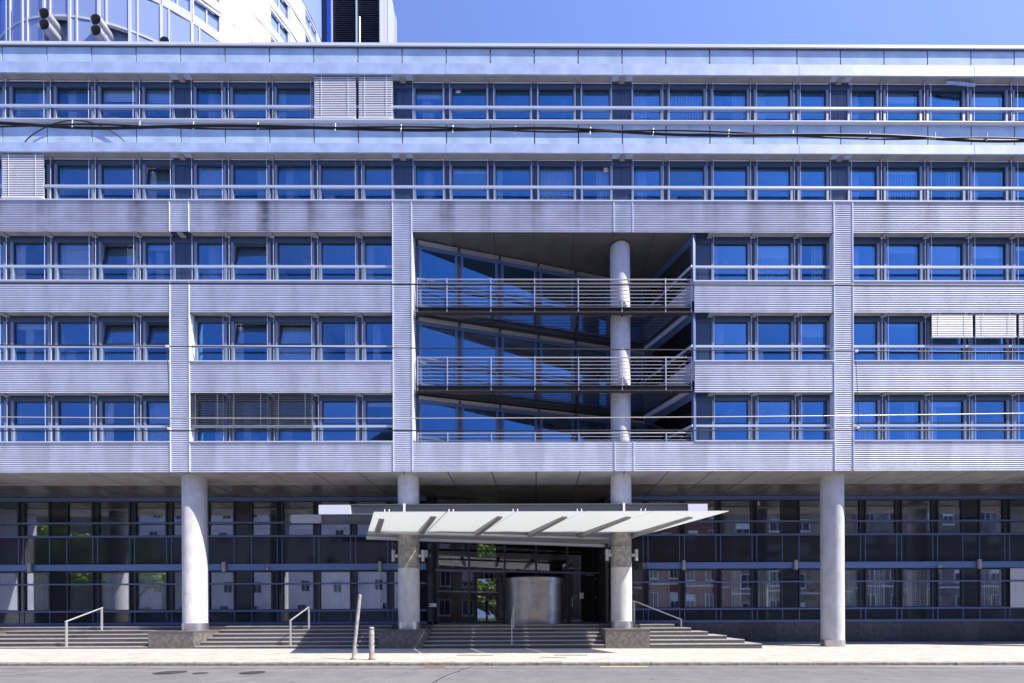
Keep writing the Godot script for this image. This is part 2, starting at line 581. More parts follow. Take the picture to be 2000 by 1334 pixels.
func make_terrace() -> void:
	var st := begin()
	bx(st, X0, 6.05, -0.3, 0.846, -6.4, -1.30)
	bx(st, X0, -15.3, -0.3, 0.0, -1.3, -0.2)
	structure("terrace", st, M.granite_dark)
	flight(X0, -15.25, "long grey stone steps left of the first column plinth")
	flight(-13.45, -6.25, "grey stone steps between the two left-hand plinths, behind the leaning post")
	flight(-4.45, 2.75, "shaded stone steps leading up to the steel drum of the entrance")
	var t := thing("stone_steps", "stone steps fanning down beside the right-hand plinth and its sloping handrail", "steps", Vector3.ZERO, "stone steps up to the terrace")
	var ends := [9.0, 8.47, 7.9, 7.26, 6.67, 6.06]
	for i in 6:
		var y := step_y(i)
		stone_run(t, 4.55, ends[i], y - (0.45 if i == 0 else 0.149), y, step_z(i) - 0.42, step_z(i))
		stone_run(t, ends[i] - 0.7, ends[i], y - (0.45 if i == 0 else 0.149), y - 0.002, ZG + 0.06, step_z(i) - 0.424)
	var labels := {-23.35: "mottled stone plinth under the leftmost column", -14.35: "brown mottled stone plinth under the white column left of the leaning post", -5.35: "dark streaked stone plinth beside the short bollard", 3.65: "grey cloudy stone plinth between the shaded steps and the fanning steps"}
	for px in labels:
		var p := thing("column_plinth", labels[px], "plinth", Vector3(px, 0, 0), "stone plinths under the columns")
		st = begin()
		bx(st, -0.88, 0.88, -0.5, 0.62, -1.7, 0.5)
		finish(st, "block", M.plinth_stone, p)
		st = begin()
		bx(st, -0.885, 0.885, 0.62, 0.70, -1.705, 0.505)
		finish(st, "cap_slab", M.granite, p)

func handrail(x: float, label: String, top_step: int) -> void:
	var t := thing("handrail", label, "handrail", Vector3(x, 0, 0), "steel handrails on the steps")
	var z0 := step_z(0) - 0.17
	var z1 := step_z(top_step) - 0.2
	var y0 := step_y(0)
	var y1 := step_y(top_step)
	var st := begin()
	bx(st, -0.022, 0.022, y0, y0 + 0.98, z0 - 0.03, z0 + 0.03)
	finish(st, "post", M.rail_steel, t)
	st = begin()
	bx(st, -0.022, 0.022, y1, y1 + 0.94, z1 - 0.03, z1 + 0.03)
	finish(st, "post", M.rail_steel, t)
	st = begin()
	tube(st, [Vector3(0, y0 + 0.99, z0 + 0.04), Vector3(0, y1 + 0.97, z1 - 0.04)], 0.028, 10)
	finish(st, "rail", M.rail_steel, t)

func make_street_furniture() -> void:
	handrail(-18.6, "steel handrail on the long left-hand steps", 4)
	handrail(-9.75, "steel handrail on the steps between the left-hand plinths", 4)
	handrail(-0.95, "steel handrail seen end on before the steel entrance drum", 4)
	var t := thing("handrail", "steel handrail sloping down beside the fanning right-hand steps", "handrail", Vector3.ZERO, "steel handrails on the steps")
	var st := begin()
	bx(st, 4.37, 4.43, 0.85, 1.85, -1.72, -1.68)
	finish(st, "post", M.rail_steel, t)
	st = begin()
	bx(st, 6.47, 6.53, 0.6, 1.04, -1.72, -1.68)
	finish(st, "post", M.rail_steel, t)
	st = begin()
	tube(st, [Vector3(4.05, 1.9, -1.7), Vector3(4.45, 1.86, -1.7), Vector3(6.52, 1.04, -1.7)], 0.028, 10)
	finish(st, "rail", M.rail_steel, t)
	# bollard and leaning post at the kerb
	var b := thing("bollard", "short upright grey steel bollard at the kerb", "bollard", Vector3(-4.9, gy(-4.9), 4.75))
	st = begin()
	lathe(st, [[0.075, 0.0], [0.075, 0.945], [0.068, 0.965], [0.03, 0.975], [0.0, 0.976]], 24)
	finish(st, "tube", M.bollard_paint, b)
	cyl(b, "dark_band", M.dark_steel, 0.0765, 0.022, Vector3(0, 0.90, 0), 24)
	cyl(b, "foot_collar", M.rust, 0.10, 0.03, Vector3.ZERO, 20)
	var p := thing("leaning_post", "tall leaning grey steel post beside the short bollard", "post", Vector3(-5.45, gy(-5.45), 4.75))
	p.rotation = Vector3(0.0, 0, -0.107)
	st = begin()
	lathe(st, [[0.05, -0.1], [0.05, 1.93], [0.042, 1.955], [0.0, 1.96]], 20)
	finish(st, "tube", M.bollard_paint, p)
	cyl(p, "foot_collar", M.rust, 0.085, 0.03, Vector3.ZERO, 20)

func lathe(st: SurfaceTool, prof: Array, sides: int) -> void:
	for i in prof.size() - 1:
		var r0: float = prof[i][0]
		var y0: float = prof[i][1]
		var r1: float = prof[i + 1][0]
		var y1: float = prof[i + 1][1]
		var nrm := Vector2(y1 - y0, r0 - r1).normalized()
		for k in sides:
			var a := TAU * k / sides
			var b := TAU * (k + 1) / sides
			var q := [[r0, y0, a], [r0, y0, b], [r1, y1, b], [r1, y1, a]]
			for t in [0, 1, 2, 0, 2, 3]:
				var e: Array = q[t]
				vtx(st, Vector3(cos(e[2]) * e[0], e[1], sin(e[2]) * e[0]), Vector3(cos(e[2]) * nrm.x, nrm.y, sin(e[2]) * nrm.x))

# ---------------------------------------------------------------- the office building
func corrugated(w: float, h: float, stained := false, xoff := 0.0) -> ArrayMesh:
	var key := ["corr", snappedf(w, 0.001), snappedf(h, 0.001), stained, xoff if stained else 0.0]
	if mesh_cache.has(key):
		return mesh_cache[key]
	var ribs := maxi(1, roundi(h / 0.087))
	var per := 8
	var rows := ribs * per
	var cols := maxi(1, roundi(w / 0.12)) if stained else 1
	var noise := FastNoiseLite.new()
	noise.seed = 77
	noise.frequency = 1.3
	var st := begin()
	for r in rows + 1:
		var y := h * r / rows
		var ph := TAU * r / per
		var z := -0.013 + 0.013 * cos(ph)
		var dz := -0.013 * sin(ph) * TAU * ribs / h
		var n := Vector3(0, -dz, 1).normalized()
		for c in cols + 1:
			var x := w * c / cols
			st.set_normal(n)
			st.set_uv(Vector2(x, y))
			if stained:
				# soot run-off below the window posts
				var X := x + xoff
				var near := fposmod(X - X0 + 0.9, MOD) - 0.9
				var streak := exp(-pow(near / 0.32, 2.0)) * (0.55 + 0.75 * noise.get_noise_2d(X * 2.0, 3.0))
				streak += 0.5 * maxf(0.0, noise.get_noise_2d(X * 1.1, 40.0))
				if X > -13.0 and X < -9.5:
					streak *= 1.5
				if X > -2.0:
					streak *= 0.7
				streak *= clampf(0.95 - 0.55 * (1.0 - y / h) + 0.4 * noise.get_noise_2d(X * 1.5, y * 2.0), 0.0, 1.0)
				var v := 1.0 - 0.75 * clampf(streak, 0.0, 1.0)
				st.set_color(Color(v * 1.0, v * 0.98, v * 0.97))
			else:
				st.set_color(Color.WHITE)
			st.add_vertex(Vector3(x, y, z))
	for r in rows:
		for c in cols:
			var i := r * (cols + 1) + c
			for k in [i, i + cols + 2, i + 1, i, i + cols + 1, i + cols + 2]:
				st.add_index(k)
	var m := st.commit()
	m.surface_set_material(0, M.stained_cladding if stained else M.cladding)
	mesh_cache[key] = m
	return m

func frame_mesh(w: float, h: float, transom: float, header: float) -> ArrayMesh:
	var key := ["frame", snappedf(w, 0.001), snappedf(h, 0.001), transom, header]
	if mesh_cache.has(key):
		return mesh_cache[key]
	var st := begin()
	bx(st, 0, 0.09, 0, h - header, -0.13, 0)
	bx(st, w - 0.09, w, 0, h - header, -0.13, 0)
	bx(st, 0.09, w - 0.09, 0, 0.05, -0.13, -0.01)
	bx(st, 0.09, w - 0.09, transom - 0.04, transom + 0.04, -0.13, -0.05)
	var m := st.commit()
	m.surface_set_material(0, M.frame)
	mesh_cache[key] = m
	return m

func sash_mesh(w: float, h: float, e: float) -> ArrayMesh:
	var key := ["sash", snappedf(w, 0.001), snappedf(h, 0.001), e]
	if mesh_cache.has(key):
		return mesh_cache[key]
	var st := begin()
	bx(st, 0, e, 0, h, -0.06, 0)
	bx(st, w - e, w, 0, h, -0.06, 0)
	bx(st, e, w - e, 0, e, -0.06, 0)
	bx(st, e, w - e, h - e, h, -0.06, 0)
	var m := st.commit()
	m.surface_set_material(0, M.dark_frame)
	mesh_cache[key] = m
	return m

func make_window(parent: Node, x0: float, x1: float, sill: float, head: float, tilted := false, wires := true, z := ZF) -> Node3D:
	var w := x1 - x0
	var h := head - sill
	var t := 0.76
	var win := empty("window", parent, Vector3(x0, sill, z))
	inst(frame_mesh(w, h, t, 0.21), "frame", win)
	var pw := w - 0.18
	var pick := rng.randf()
	var gl: Material = M.window_glass if pick < 0.55 else (M.window_glass_pale if pick < 0.75 else M.window_glass_clear)
	if not tilted and rng.randf() < 0.24:
		var drop := rng.randf_range(0.22, 0.75)
		box(win, "inner_roller_blind", M.curtain, 0.06, w - 0.06, h - drop, h - 0.05, -0.185, -0.178)
	var lower := box(win, "lower_pane", gl, 0.09, 0.09 + pw, 0.05, t - 0.05, -0.075, -0.067)
	lower.rotation = Vector3(rng.randf_range(-0.002, 0.002), rng.randf_range(-0.003, 0.003), 0)
	var uh := h - 0.21 - t - 0.05
	var sash := inst(sash_mesh(pw, uh, 0.075 if tilted else 0.03), "sash", win, Vector3(0.09, t + 0.05, -0.045))
	var pane := box(win, "upper_pane", gl, 0.12, 0.06 + pw, t + 0.08, t + 0.02 + uh, -0.079, -0.071)
	if tilted:
		var ang := -0.16
		sash.rotation.x = ang
		var c := Vector3(0.09 + pw / 2, 0, 0)
		pane.position = Vector3(c.x, t + 0.05, -0.045) + Vector3(0, uh / 2, -0.03).rotated(Vector3.RIGHT, ang)
		pane.rotation.x = ang
	else:
		pane.rotation = Vector3(rng.randf_range(-0.002, 0.002), rng.randf_range(-0.003, 0.003), 0)
	if wires:
		for wx in [0.03, w - 0.03]:
			box(win, "guide_wire", M.trim, wx - 0.005, wx + 0.005, -0.02, h - 0.06, 0.155, 0.165)
	return win

func blind_mesh(w: float, h: float, tilt: float, material: Material) -> ArrayMesh:
	var st := begin()
	var n := int(h / 0.072)
	var d := 0.038
	for i in n:
		var y := h - 0.05 - i * 0.072
		var a := Vector3(0, -sin(tilt) * d, cos(tilt) * d)
		var up := Vector3(0, cos(tilt), sin(tilt)) * 0.003
		var c := Vector3(0, y, 0)
		var wv := Vector3(w, 0, 0)
		var belly := up * 3.0
		quad(st, c + a, c + a + wv, c + belly + wv, c + belly)
		quad(st, c + belly, c + belly + wv, c - a + wv, c - a)
		quad(st, c - a - up * 0.4, c - a - up * 0.4 + wv, c + a - up * 0.4 + wv, c + a - up * 0.4)
	bx(st, 0, w, 0.0, 0.035, -0.045, 0.045)
	for k in [0.18, 0.82]:
		bx(st, w * k - 0.006, w * k + 0.006, 0.03, h, 0.036, 0.042)
	var m := st.commit()
	m.surface_set_material(0, material)
	return m

func grid_x(i: int) -> float:
	return X0 + MOD * i

func win_x0(i: int) -> float:
	return grid_x(i) + (0.4 if i in PILLARS else 0.1)

func win_x1(i: int) -> float:
	return grid_x(i + 1) - (0.4 if (i + 1) in PILLARS else 0.1)

func in_niche(i: int, row: int) -> bool:
	return row < 3 and i >= 13 and i <= 19

func make_building() -> Node3D:
	var b := thing("office_building", "long lavender metal clad office building with rows of blue windows and a columned entrance", "building")
	make_shell(b)
	make_bands(b)
	make_rows(b)
	make_niche(b)
	make_ground_floor(b)
	make_columns(b)
	make_canopy(b)
	return b

func spans(row: int) -> Array:
	if row >= 3:
		return [[X0, grid_x(NMOD)]]
	if row == 2:
		return [[X0, -5.75], [6.54, 12.25], [13.05, 21.25], [22.05, grid_x(NMOD)]]
	return [[X0, -23.75], [-22.95, -14.75], [-13.95, -5.75], [6.54, 12.25], [13.05, 21.25], [22.05, grid_x(NMOD)]]

func make_shell(b: Node) -> void:
	# floors, room walls, roof and end walls
	var XE := grid_x(NMOD)
	var levels := [[7.20, 7.52], [10.52, 10.80], [13.78, 14.06], [17.04, 17.32], [20.26, 20.54]]
	for k in levels.size():
		var l: Array = levels[k]
		if k == 0 or k == 1 or k == 2 or k == 3:
			var st := begin()
			prism(st, [[X0, -0.36], [-4.95, -0.36], [-4.95, -6.0], [X0, -6.0]], l[0], l[1])
			prism(st, [[-4.95, -0.55], [5.15, -3.05], [5.15, -6.0], [-4.95, -6.0]], l[0], l[1])
			prism(st, [[5.15, -3.05], [6.62, -0.36], [XE, -0.36], [XE, -6.0], [5.15, -6.0]], l[0], l[1])
			finish(st, "floor_slab", M.room_ceiling, b)
		else:
			box(b, "floor_slab", M.room_ceiling, X0, XE, l[0], l[1], -6.0, -0.36)
	for k in 5:
		var y0: float = levels[k][1] + 0.004
		var y1: float = levels[k + 1][0] - 0.004 if k < 4 else 24.0
		box(b, "back_wall", M.room_wall, X0, XE, y0, y1, -6.2, -6.0)
		# room partitions meet the window posts
		var i := 1 + (k % 2)
		while i < NMOD:
			var x := grid_x(i)
			if not (k < 3 and i >= 14 and i <= 19):
				box(b, "partition_wall", M.room_wall, x - 0.06, x + 0.06, y0, y1, -5.99, -0.42)
			elif k < 3 and i % 3 == 0:
				box(b, "partition_wall", M.room_wall, x - 0.06, x + 0.06, y0, y1, -5.99, -3.6)
			i += 2 if (i * 7 + k * 3) % 5 < 2 else 3
		# hanging office lamps
		for j in NMOD:
			if (j * 5 + k * 3) % 7 < 3 and not in_niche(j, k):
				var lx := grid_x(j) + 0.75 + 0.2 * ((j + k) % 3)
				box(b, "ceiling_lamp", M.lamp_white, lx, lx + 0.26, y1 - 0.42, y1 - 0.34, -2.9, -1.2)
		# round inner columns and curtains just behind the glass
		for j in NMOD:
			if in_niche(j, k):
				continue
			if (j in PILLARS) and k >= 2:
				cyl(b, "inner_column", M.room_wall, 0.25, y1 - y0, Vector3(grid_x(j) + 0.92, y0, -0.78), 20)
			match (j * 11 + k * 7) % 8:
				0:
					curtain(b, win_x1(j) - 0.62, win_x1(j) - 0.06, y0 + 0.02, y1 - 0.05, -0.50, M.curtain)
				2:
					curtain(b, win_x0(j) + 0.05, win_x0(j) + 0.36, y0 + 0.02, y1 - 0.05, -0.48, M.curtain)
				3:
					box(b, "inner_pier", M.room_wall, win_x0(j) + 0.30, win_x0(j) + 0.62, y0, y1, -0.95, -0.55)
				5:
					curtain(b, win_x0(j) + 0.06, win_x1(j) - 0.06, y0 + 0.02, y1 - 0.05, -0.52, M.curtain)
				6:
					box(b, "inner_screen", M.room_wall, win_x0(j) + 0.1, win_x0(j) + 0.5, y0, SILL[k] + 0.75, -0.72, -0.60)
	box(b, "roof_slab", M.soffit, X0, XE, 24.0, 24.3, -15.4, -0.14)
	for e in [[X0 - 0.3, X0], [XE, XE + 0.3]]:
		box(b, "end_wall", M.cladding, e[0], e[1], -0.6, 24.3, -15.4, -0.1)
	box(b, "rear_wall", M.cladding, X0, XE, 7.2, 24.0, -15.4, -15.1)

func curtain(b: Node, x0: float, x1: float, y0: float, y1: float, z: float, m: Material) -> void:
	var key := ["curtain", snappedf(x1 - x0, 0.01), snappedf(y1 - y0, 0.01), m]
	if not mesh_cache.has(key):
		var st := begin()
		var n := maxi(3, roundi((x1 - x0) / 0.11))
		for i in n:
			var xa := (x1 - x0) * i / n
			var xb := (x1 - x0) * (i + 0.92) / n
			var tw := 0.035 if i % 2 == 0 else 0.02
			quad(st, Vector3(xa, 0, tw), Vector3(xb, 0, -tw), Vector3(xb, y1 - y0, -tw), Vector3(xa, y1 - y0, tw))
		var me := st.commit()
		me.surface_set_material(0, m)
		mesh_cache[key] = me
	inst(mesh_cache[key], "vertical_blind", b, Vector3(x0, y0, z))

func make_bands(b: Node) -> void:
	var XE := grid_x(NMOD)
	# opaque wall behind the corrugated sheets
	var bands := [[7.15, 8.36], [10.36, 11.62], [13.62, 14.88], [16.88, 18.14]]
	for k in 4:
		var l: Array = bands[k]
		for r in ([[X0, XE]] if k == 0 or k == 3 else [[X0, -4.97], [6.56, XE]]):
			box(b, "wall", M.mullion, r[0], r[1], l[0], l[1], -0.34, -0.06)
	# spandrels between the pillars
	for k in 4:
		var y0: float = bands[k][0] - 0.02
		var h: float = bands[k][1] - bands[k][0] + 0.04
		var edges := [X0, -23.75, -22.95, -14.75, -13.95, -5.75, -4.95, 3.25, 4.05, 12.25, 13.05, 21.25, 22.05, XE]
		for j in range(0, edges.size(), 2):
			var xa: float = edges[j]
			var xb: float = edges[j + 1]
			if k == 1 or k == 2:
				if j == 6:
					continue
				if j == 8:
					xa = 6.54
			inst(corrugated(xb - xa, h - 0.05, k == 3, xa), "spandrel", b, Vector3(xa, y0, 0))
	# pillar cladding with pale edge strips
	for p in PILLARS:
		var x := grid_x(p)
		var runs := [[7.13, 18.11]]
		if p == 18:
			runs = [[7.13, 8.33], [16.86, 18.11]]
		elif p == 8 or p == 3:
			runs = [[7.13, 14.85], [16.86, 18.11]]
		for r in runs:
			inst(corrugated(0.74, r[1] - r[0]), "pillar_cladding", b, Vector3(x - 0.37, r[0], 0.004))
			for s in [-1, 1]:
				box(b, "edge_strip", M.trim, x + s * 0.385 - 0.015, x + s * 0.385 + 0.015, r[0], r[1], -0.05, 0.02)
			if r[1] - r[0] > 2.0:
				box(b, "pillar_core", M.mullion, x - 0.37, x + 0.37, 8.36, r[1] - 0.02, -0.258, -0.04)
				for s in [-1, 1]:
					for w in 3:
						if SILL[w] < r[1] - 0.5 and not (p == 18) and not (p == 13 and s == 1):
							box(b, "jamb", M.trim, x + s * 0.3875 - 0.0125, x + s * 0.3875 + 0.0125, SILL[w] + 0.02, HEAD[w] - 0.01, -0.262, -0.052)
	# attic storeys: fascia boards and pale glass bands
	for l in [[20.05, 20.42, 20.42, 21.36], [23.24, 23.68, 23.68, 24.46]]:
		var xs := []
		for i in range(0, NMOD + 1):
			xs.append(grid_x(i))
		for i in range(0, NMOD):
			if i % 2 == 0:
				var e: float = minf(grid_x(i + 2), XE)
				box(b, "fascia_board", M.fascia, grid_x(i) + 0.003, e - 0.003, l[0], l[1], -0.20, 0.03 + 0.004 * (i % 4) / 2.0)
			box(b, "glass_panel", M.pale_panel, grid_x(i) + 0.024, grid_x(i + 1) - 0.024, l[2] + 0.002, l[3] - 0.01, -0.15, -0.11 + rng.randf_range(-0.003, 0.003))
		box(b, "wall", M.dark_joint_shade, X0, XE, l[0] + 0.01, l[3], -0.34, -0.17)  # dark sheet behind the panel gaps, their shade put into its colour
	box(b, "roof_edge", M.sill, X0, XE, 24.47, 24.58, -0.5, -0.03)
	box(b, "roof_edge_drip", M.dark_joint_shade, X0, XE, 24.435, 24.47, -0.4, -0.075)

func make_rows(b: Node) -> void:
	var tilted := {3: [7], 2: [6, 9], 1: [6, 7, 9, 10]}
	for row in 5:
		var s: float = SILL[row]
		var h: float = HEAD[row]
		for i in NMOD:
			if in_niche(i, row):
				continue
			var hide: bool = tilted.has(row) and (i in tilted[row])
			make_window(b, win_x0(i), win_x1(i), s, h, hide)
			# underside of the band above
			var a := grid_x(i) + (0.42 if (i in PILLARS) else 0.13)
			var e := grid_x(i + 1) - (0.42 if (i + 1) in PILLARS else 0.13)
			box(b, "head_panel", M.soffit, a, e, h - 0.005, h + 0.02, -0.215, -0.012)
			if row >= 3:
				box(b, "blind_rail", M.sill, a, e, h - 0.035, h - 0.012, -0.25, -0.222)
		for i in range(0, NMOD + 1):
			if row < 3 and i >= 13 and i <= 19:
				continue
			var hw := 0.4 if i in PILLARS else 0.1
			if i == 0 or i == NMOD:
				continue
			var x := grid_x(i)
			if i in PILLARS:
				box(b, "post_panel", M.mullion, x - hw, x - 0.005, s, h - 0.21, ZF - 0.10, ZF - 0.04)
				box(b, "post_panel", M.mullion, x + 0.005, x + hw, s, h - 0.21, ZF - 0.10, ZF - 0.04)
			else:
				box(b, "post_panel", M.mullion, x - hw, x + hw, s, h - 0.21, ZF - 0.10, ZF - 0.045)
			box(b, "head_bracket", M.soffit, x - 0.11, x + 0.11, h - 0.05, h - 0.004, -0.25, -0.02)
		for sp in spans(row):
			var xa: float = sp[0]
			var xb: float = sp[1]
			box(b, "window_header", M.header, xa, xb, h - 0.21, h + 0.02, ZF - 0.13, ZF - 0.012)
			box(b, "slot_shade", M.dark_joint_shade, xa, xb, h + 0.021, h + 0.05, -0.30, -0.06)  # shade of the blind slot painted as a dark strip
			box(b, "guard_rail", M.rail, xa + 0.02, xb - 0.02, s + 0.59, s + 0.67, -0.14, -0.085)
			var st := begin()
			hexa(st, [Vector3(xa, s - 0.05, 0.03), Vector3(xb, s - 0.05, 0.03), Vector3(xb, s - 0.05, ZF - 0.01), Vector3(xa, s - 0.05, ZF - 0.01)],
				[Vector3(xa, s - 0.015, 0.03), Vector3(xb, s - 0.015, 0.03), Vector3(xb, s + 0.03, ZF - 0.01), Vector3(xa, s + 0.03, ZF - 0.01)])
			finish(st, "sill", M.sill, b)
	# panel beside the niche
	for row in 3:
		box(b, "post_panel", M.mullion, 6.62, 7.33, SILL[row], HEAD[row] - 0.21, ZF - 0.10, ZF - 0.04)
		box(b, "corner_frame", M.header, 6.54, 6.62, SILL[row], HEAD[row] - 0.06, ZF - 0.13, ZF)
	# outside blinds, some let down
	var bl := [[4, 11, 1.72, 1.15], [4, 12, 1.72, 1.15], [3, 4, 1.80, 1.15], [0, 8, 1.32, 0.30], [0, 9, 1.32, 0.30], [0, 10, 1.32, 0.30], [1, 25, 0.98, 1.15], [1, 26, 0.98, 1.15], [1, 27, 0.98, 1.15]]
	for q in bl:
		var xa := win_x0(q[1]) - 0.04
		var xb := win_x1(q[1]) + 0.04
		inst(blind_mesh(xb - xa, q[2], q[3], M.blind if q[3] > 0.5 else M.dull_blind), "blind", b, Vector3(xa, HEAD[q[0]] - 0.03 - q[2], -0.04 if q[3] > 0.5 else -0.055))
	var sk := box(b, "slipped_blind_rail", M.fascia, 17.0, 18.2, 23.02, 23.10, -0.12, -0.06)
	sk.rotation.z = -0.09
	# red and white safety stickers inside three panes
	for q in [[-3.1, 22.98, ZF - 0.06], [3.0, 19.72, ZF - 0.06]]:
		sticker(Vector3(q[0], q[1], q[2]), "small red and white sticker high in a top floor window" if q[1] > 20 else "small red and white sticker in the window above the round niche column")

func sticker(at: Vector3, label: String) -> void:
	var t := thing("window_sticker", label, "sticker", at, "safety stickers in the windows")
	box(t, "sheet", M.white_plate, -0.11, 0.11, -0.09, 0.09, -0.002, 0.002)
	for s in [-1, 1]:
		box(t, "red_bar", M.red_paint, s * 0.085 - 0.018, s * 0.085 + 0.018, -0.085, 0.085, 0.002, 0.005)
		box(t, "ink_bar", M.ink_blue, s * 0.03 - 0.008, s * 0.03 + 0.008, -0.05, 0.06, 0.002, 0.005)

# ---------------------------------------------------------------- niche with balconies
func make_niche(b: Node) -> void:
	var A := Vector2(-4.86, -0.42)
	var C := Vector2(5.2, -2.90)
	var D := Vector2(6.54, -0.02)
	# ceiling panels
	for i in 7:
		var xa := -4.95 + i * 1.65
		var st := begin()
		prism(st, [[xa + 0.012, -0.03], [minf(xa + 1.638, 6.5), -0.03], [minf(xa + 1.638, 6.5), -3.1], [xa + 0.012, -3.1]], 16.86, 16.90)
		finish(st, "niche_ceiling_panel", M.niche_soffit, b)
	box(b, "niche_ceiling_core", M.dark_joint_shade, -4.95, 6.54, 16.905, 17.03, -3.1, -0.35)  # dark backing that paints the shade between the ceiling panels
	box(b, "niche_jamb", M.trim, -4.965, -4.93, 8.40, 16.855, -0.46, 0.0)
	# three storeys of slanting glazing
	var floors := [[7.53, 10.42], [10.82, 13.68], [14.08, 16.84]]
	for f in 3:
		var y0: float = floors[f][0]
		var y1: float = floors[f][1]
		var n := 6
		var len := A.distance_to(C)
		var ang := -atan2(C.y - A.y, C.x - A.x)
		var side := empty("slanting_glazing", b, Vector3(A.x, y0, A.y))
		side.rotation.y = ang
		var w := len / n
		for i in n:
			var xa := i * w
			var fr := begin()
			var hh := y1 - y0
			bx(fr, xa + 0.08, xa + 0.18, 0, hh - 0.3, -0.06, 0.04)
			bx(fr, xa + w - 0.18, xa + w - 0.08, 0, hh - 0.3, -0.06, 0.04)
			bx(fr, xa + 0.18, xa + w - 0.18, 0, 0.10, -0.06, 0.035)
			bx(fr, xa + 0.18, xa + w - 0.18, 0.92, 1.02, -0.06, 0.035)
			finish(fr, "frame", M.blue_rail, side)
			box(side, "upper_pane", M.window_glass_clear, xa + 0.18, xa + w - 0.18, 1.02, hh - 0.3, -0.02, -0.012)
			box(side, "lower_pane", M.window_glass_clear, xa + 0.18, xa + w - 0.18, 0.10, 0.92, -0.02, -0.012)
			box(side, "post_panel", M.mullion, xa - 0.08, xa + 0.08, 0, hh - 0.3, -0.05, 0.0)
			box(side, "blind_box", M.soffit, xa + 0.06, xa + w - 0.06, hh - 0.16, hh - 0.06, 0.02, 0.14)
		box(side, "header", M.blue_rail, 0, len, y1 - y0 - 0.3, y1 - y0, -0.08, 0.018)
		box(side, "guard_tube", M.blue_rail, 0, len, 1.06, 1.13, 0.12, 0.17)
		# east wall of the niche
		var ang2 := -atan2(D.y - C.y, D.x - C.x)
		var l2 := C.distance_to(D)
		var e := empty("niche_side_wall", b, Vector3(C.x, y0, C.y))
		e.rotation.y = ang2
		# local x runs from the back corner to the front, the niche lies on +z
		var s0: float = SILL[f] - y0
		inst(corrugated(l2 - 0.02, maxf(s0, 0.3)), "corrugated_sheet", e, Vector3(0, 0, 0.03))
		box(e, "backing", M.mullion, 0, l2 - 0.03, 0, s0, -0.1, 0.0)
		box(e, "pane", M.ground_glass, 0.1, l2 - 0.15, s0 + 0.05, y1 - y0 - 0.3, -0.03, -0.02)
		box(e, "backing", M.dark_panel, 0.05, l2 - 0.1, s0, y1 - y0, -0.14, -0.08)
		box(e, "frame", M.blue_rail, l2 - 0.15, l2 - 0.03, s0, y1 - y0, -0.1, 0.02)
		box(e, "header", M.blue_rail, 0, l2 - 0.15, y1 - y0 - 0.3, y1 - y0, -0.1, 0.0)
		box(e, "guard_tube", M.rail, 0.05, l2 - 0.05, s0 + 0.56, s0 + 0.66, 0.05, 0.10)
	for f in 2:
		var y: float = [10.42, 13.68][f]
		var st := begin()
		prism(st, [[-4.93, -0.44], [5.16, -2.92], [5.16, -3.2], [-4.93, -0.60]], y, y + 0.40)
		finish(st, "niche_slab_edge", M.dark_steel, b)
	balcony(b, 13.86, 15.05, "upper balcony", 8)
	balcony(b, 10.66, 11.85, "lower balcony", 8)
	balcony(b, 7.60, 8.75, "lowest balcony, mostly behind the spandrel", 8)

func balcony(b: Node, deck: float, top: float, label: String, rails: int) -> void:
	var t := empty("balcony", b, Vector3(0, deck, 0))
	t.set_meta("label", label + " with steel railing and grating floor")
	var posts := [-4.77, -3.56, -1.77, 0.02, 1.81, 3.60, 5.39, 6.44]
	var st := begin()
	for i in posts.size():
		var x: float = posts[i]
		box(t, "post", M.rail_steel, x - 0.018, x + 0.018, -0.24 if deck > 8 else 0.0, top - deck, -0.13, -0.085)
	for r in rails:
		var y := (top - deck) * (r + 1) / rails - 0.02
		st = begin()
		tube(st, [Vector3(-4.79, y, -0.145), Vector3(6.46, y, -0.145)], 0.026 if r == rails - 1 else 0.012, 8)
		finish(st, "rail", M.rail_steel, t)
	st = begin()
	tube(st, [Vector3(6.46, (top - deck) - 0.02, -0.145), Vector3(6.1, (top - deck) - 0.02, -1.0)], 0.026, 8)
	finish(st, "rail", M.rail_steel, t)
	# edge channel and joists
	st = begin()
	bx(st, -4.85, 6.48, -0.25, -0.225, -0.22, -0.02)
	bx(st, -4.85, 6.48, -0.225, -0.03, -0.17, -0.15)
	bx(st, -4.85, 6.48, -0.03, 0.0, -0.22, -0.06)
	finish(st, "edge_beam", M.dark_steel, t)
	for k in 5:
		var x := -1.75 + 1.8 * k
		if x > 5.2:
			continue
		var zb := -0.52 - 0.246 * (x + 4.86)
		box(t, "joist", M.dark_steel, x - 0.04, x + 0.04, -0.22, -0.045, zb, -0.21)
	st = begin()
	prism(st, [[-4.85, -0.36], [5.1, -2.78], [5.1, -2.90], [-4.85, -0.48]], -0.2, -0.04)
	finish(st, "back_beam", M.dark_steel, t)
	# grating of flat bars
	st = begin()
	var x := -4.82
	while x < 6.3:
		var zb := -0.50 - 0.246 * (x + 4.86)
		if x > 5.1:
			zb = -2.88 + (x - 5.1) * 2.1
		if zb < -0.3:
			bx(st, x, x + 0.016, -0.04, 0.0, zb, -0.23)
		x += 0.045
	for k in 12:
		var z := -0.45 - k * 0.2
		var xs := maxf(-4.8, -4.86 + (-z - 0.50) / 0.246)
		if xs < 5.0:
			bx(st, xs, 5.9 + z * 0.35, -0.03, -0.005, z - 0.006, z + 0.006)
	var gr := finish(st, "grating", M.dark_steel, t)
	gr.set_meta("kind", "stuff")

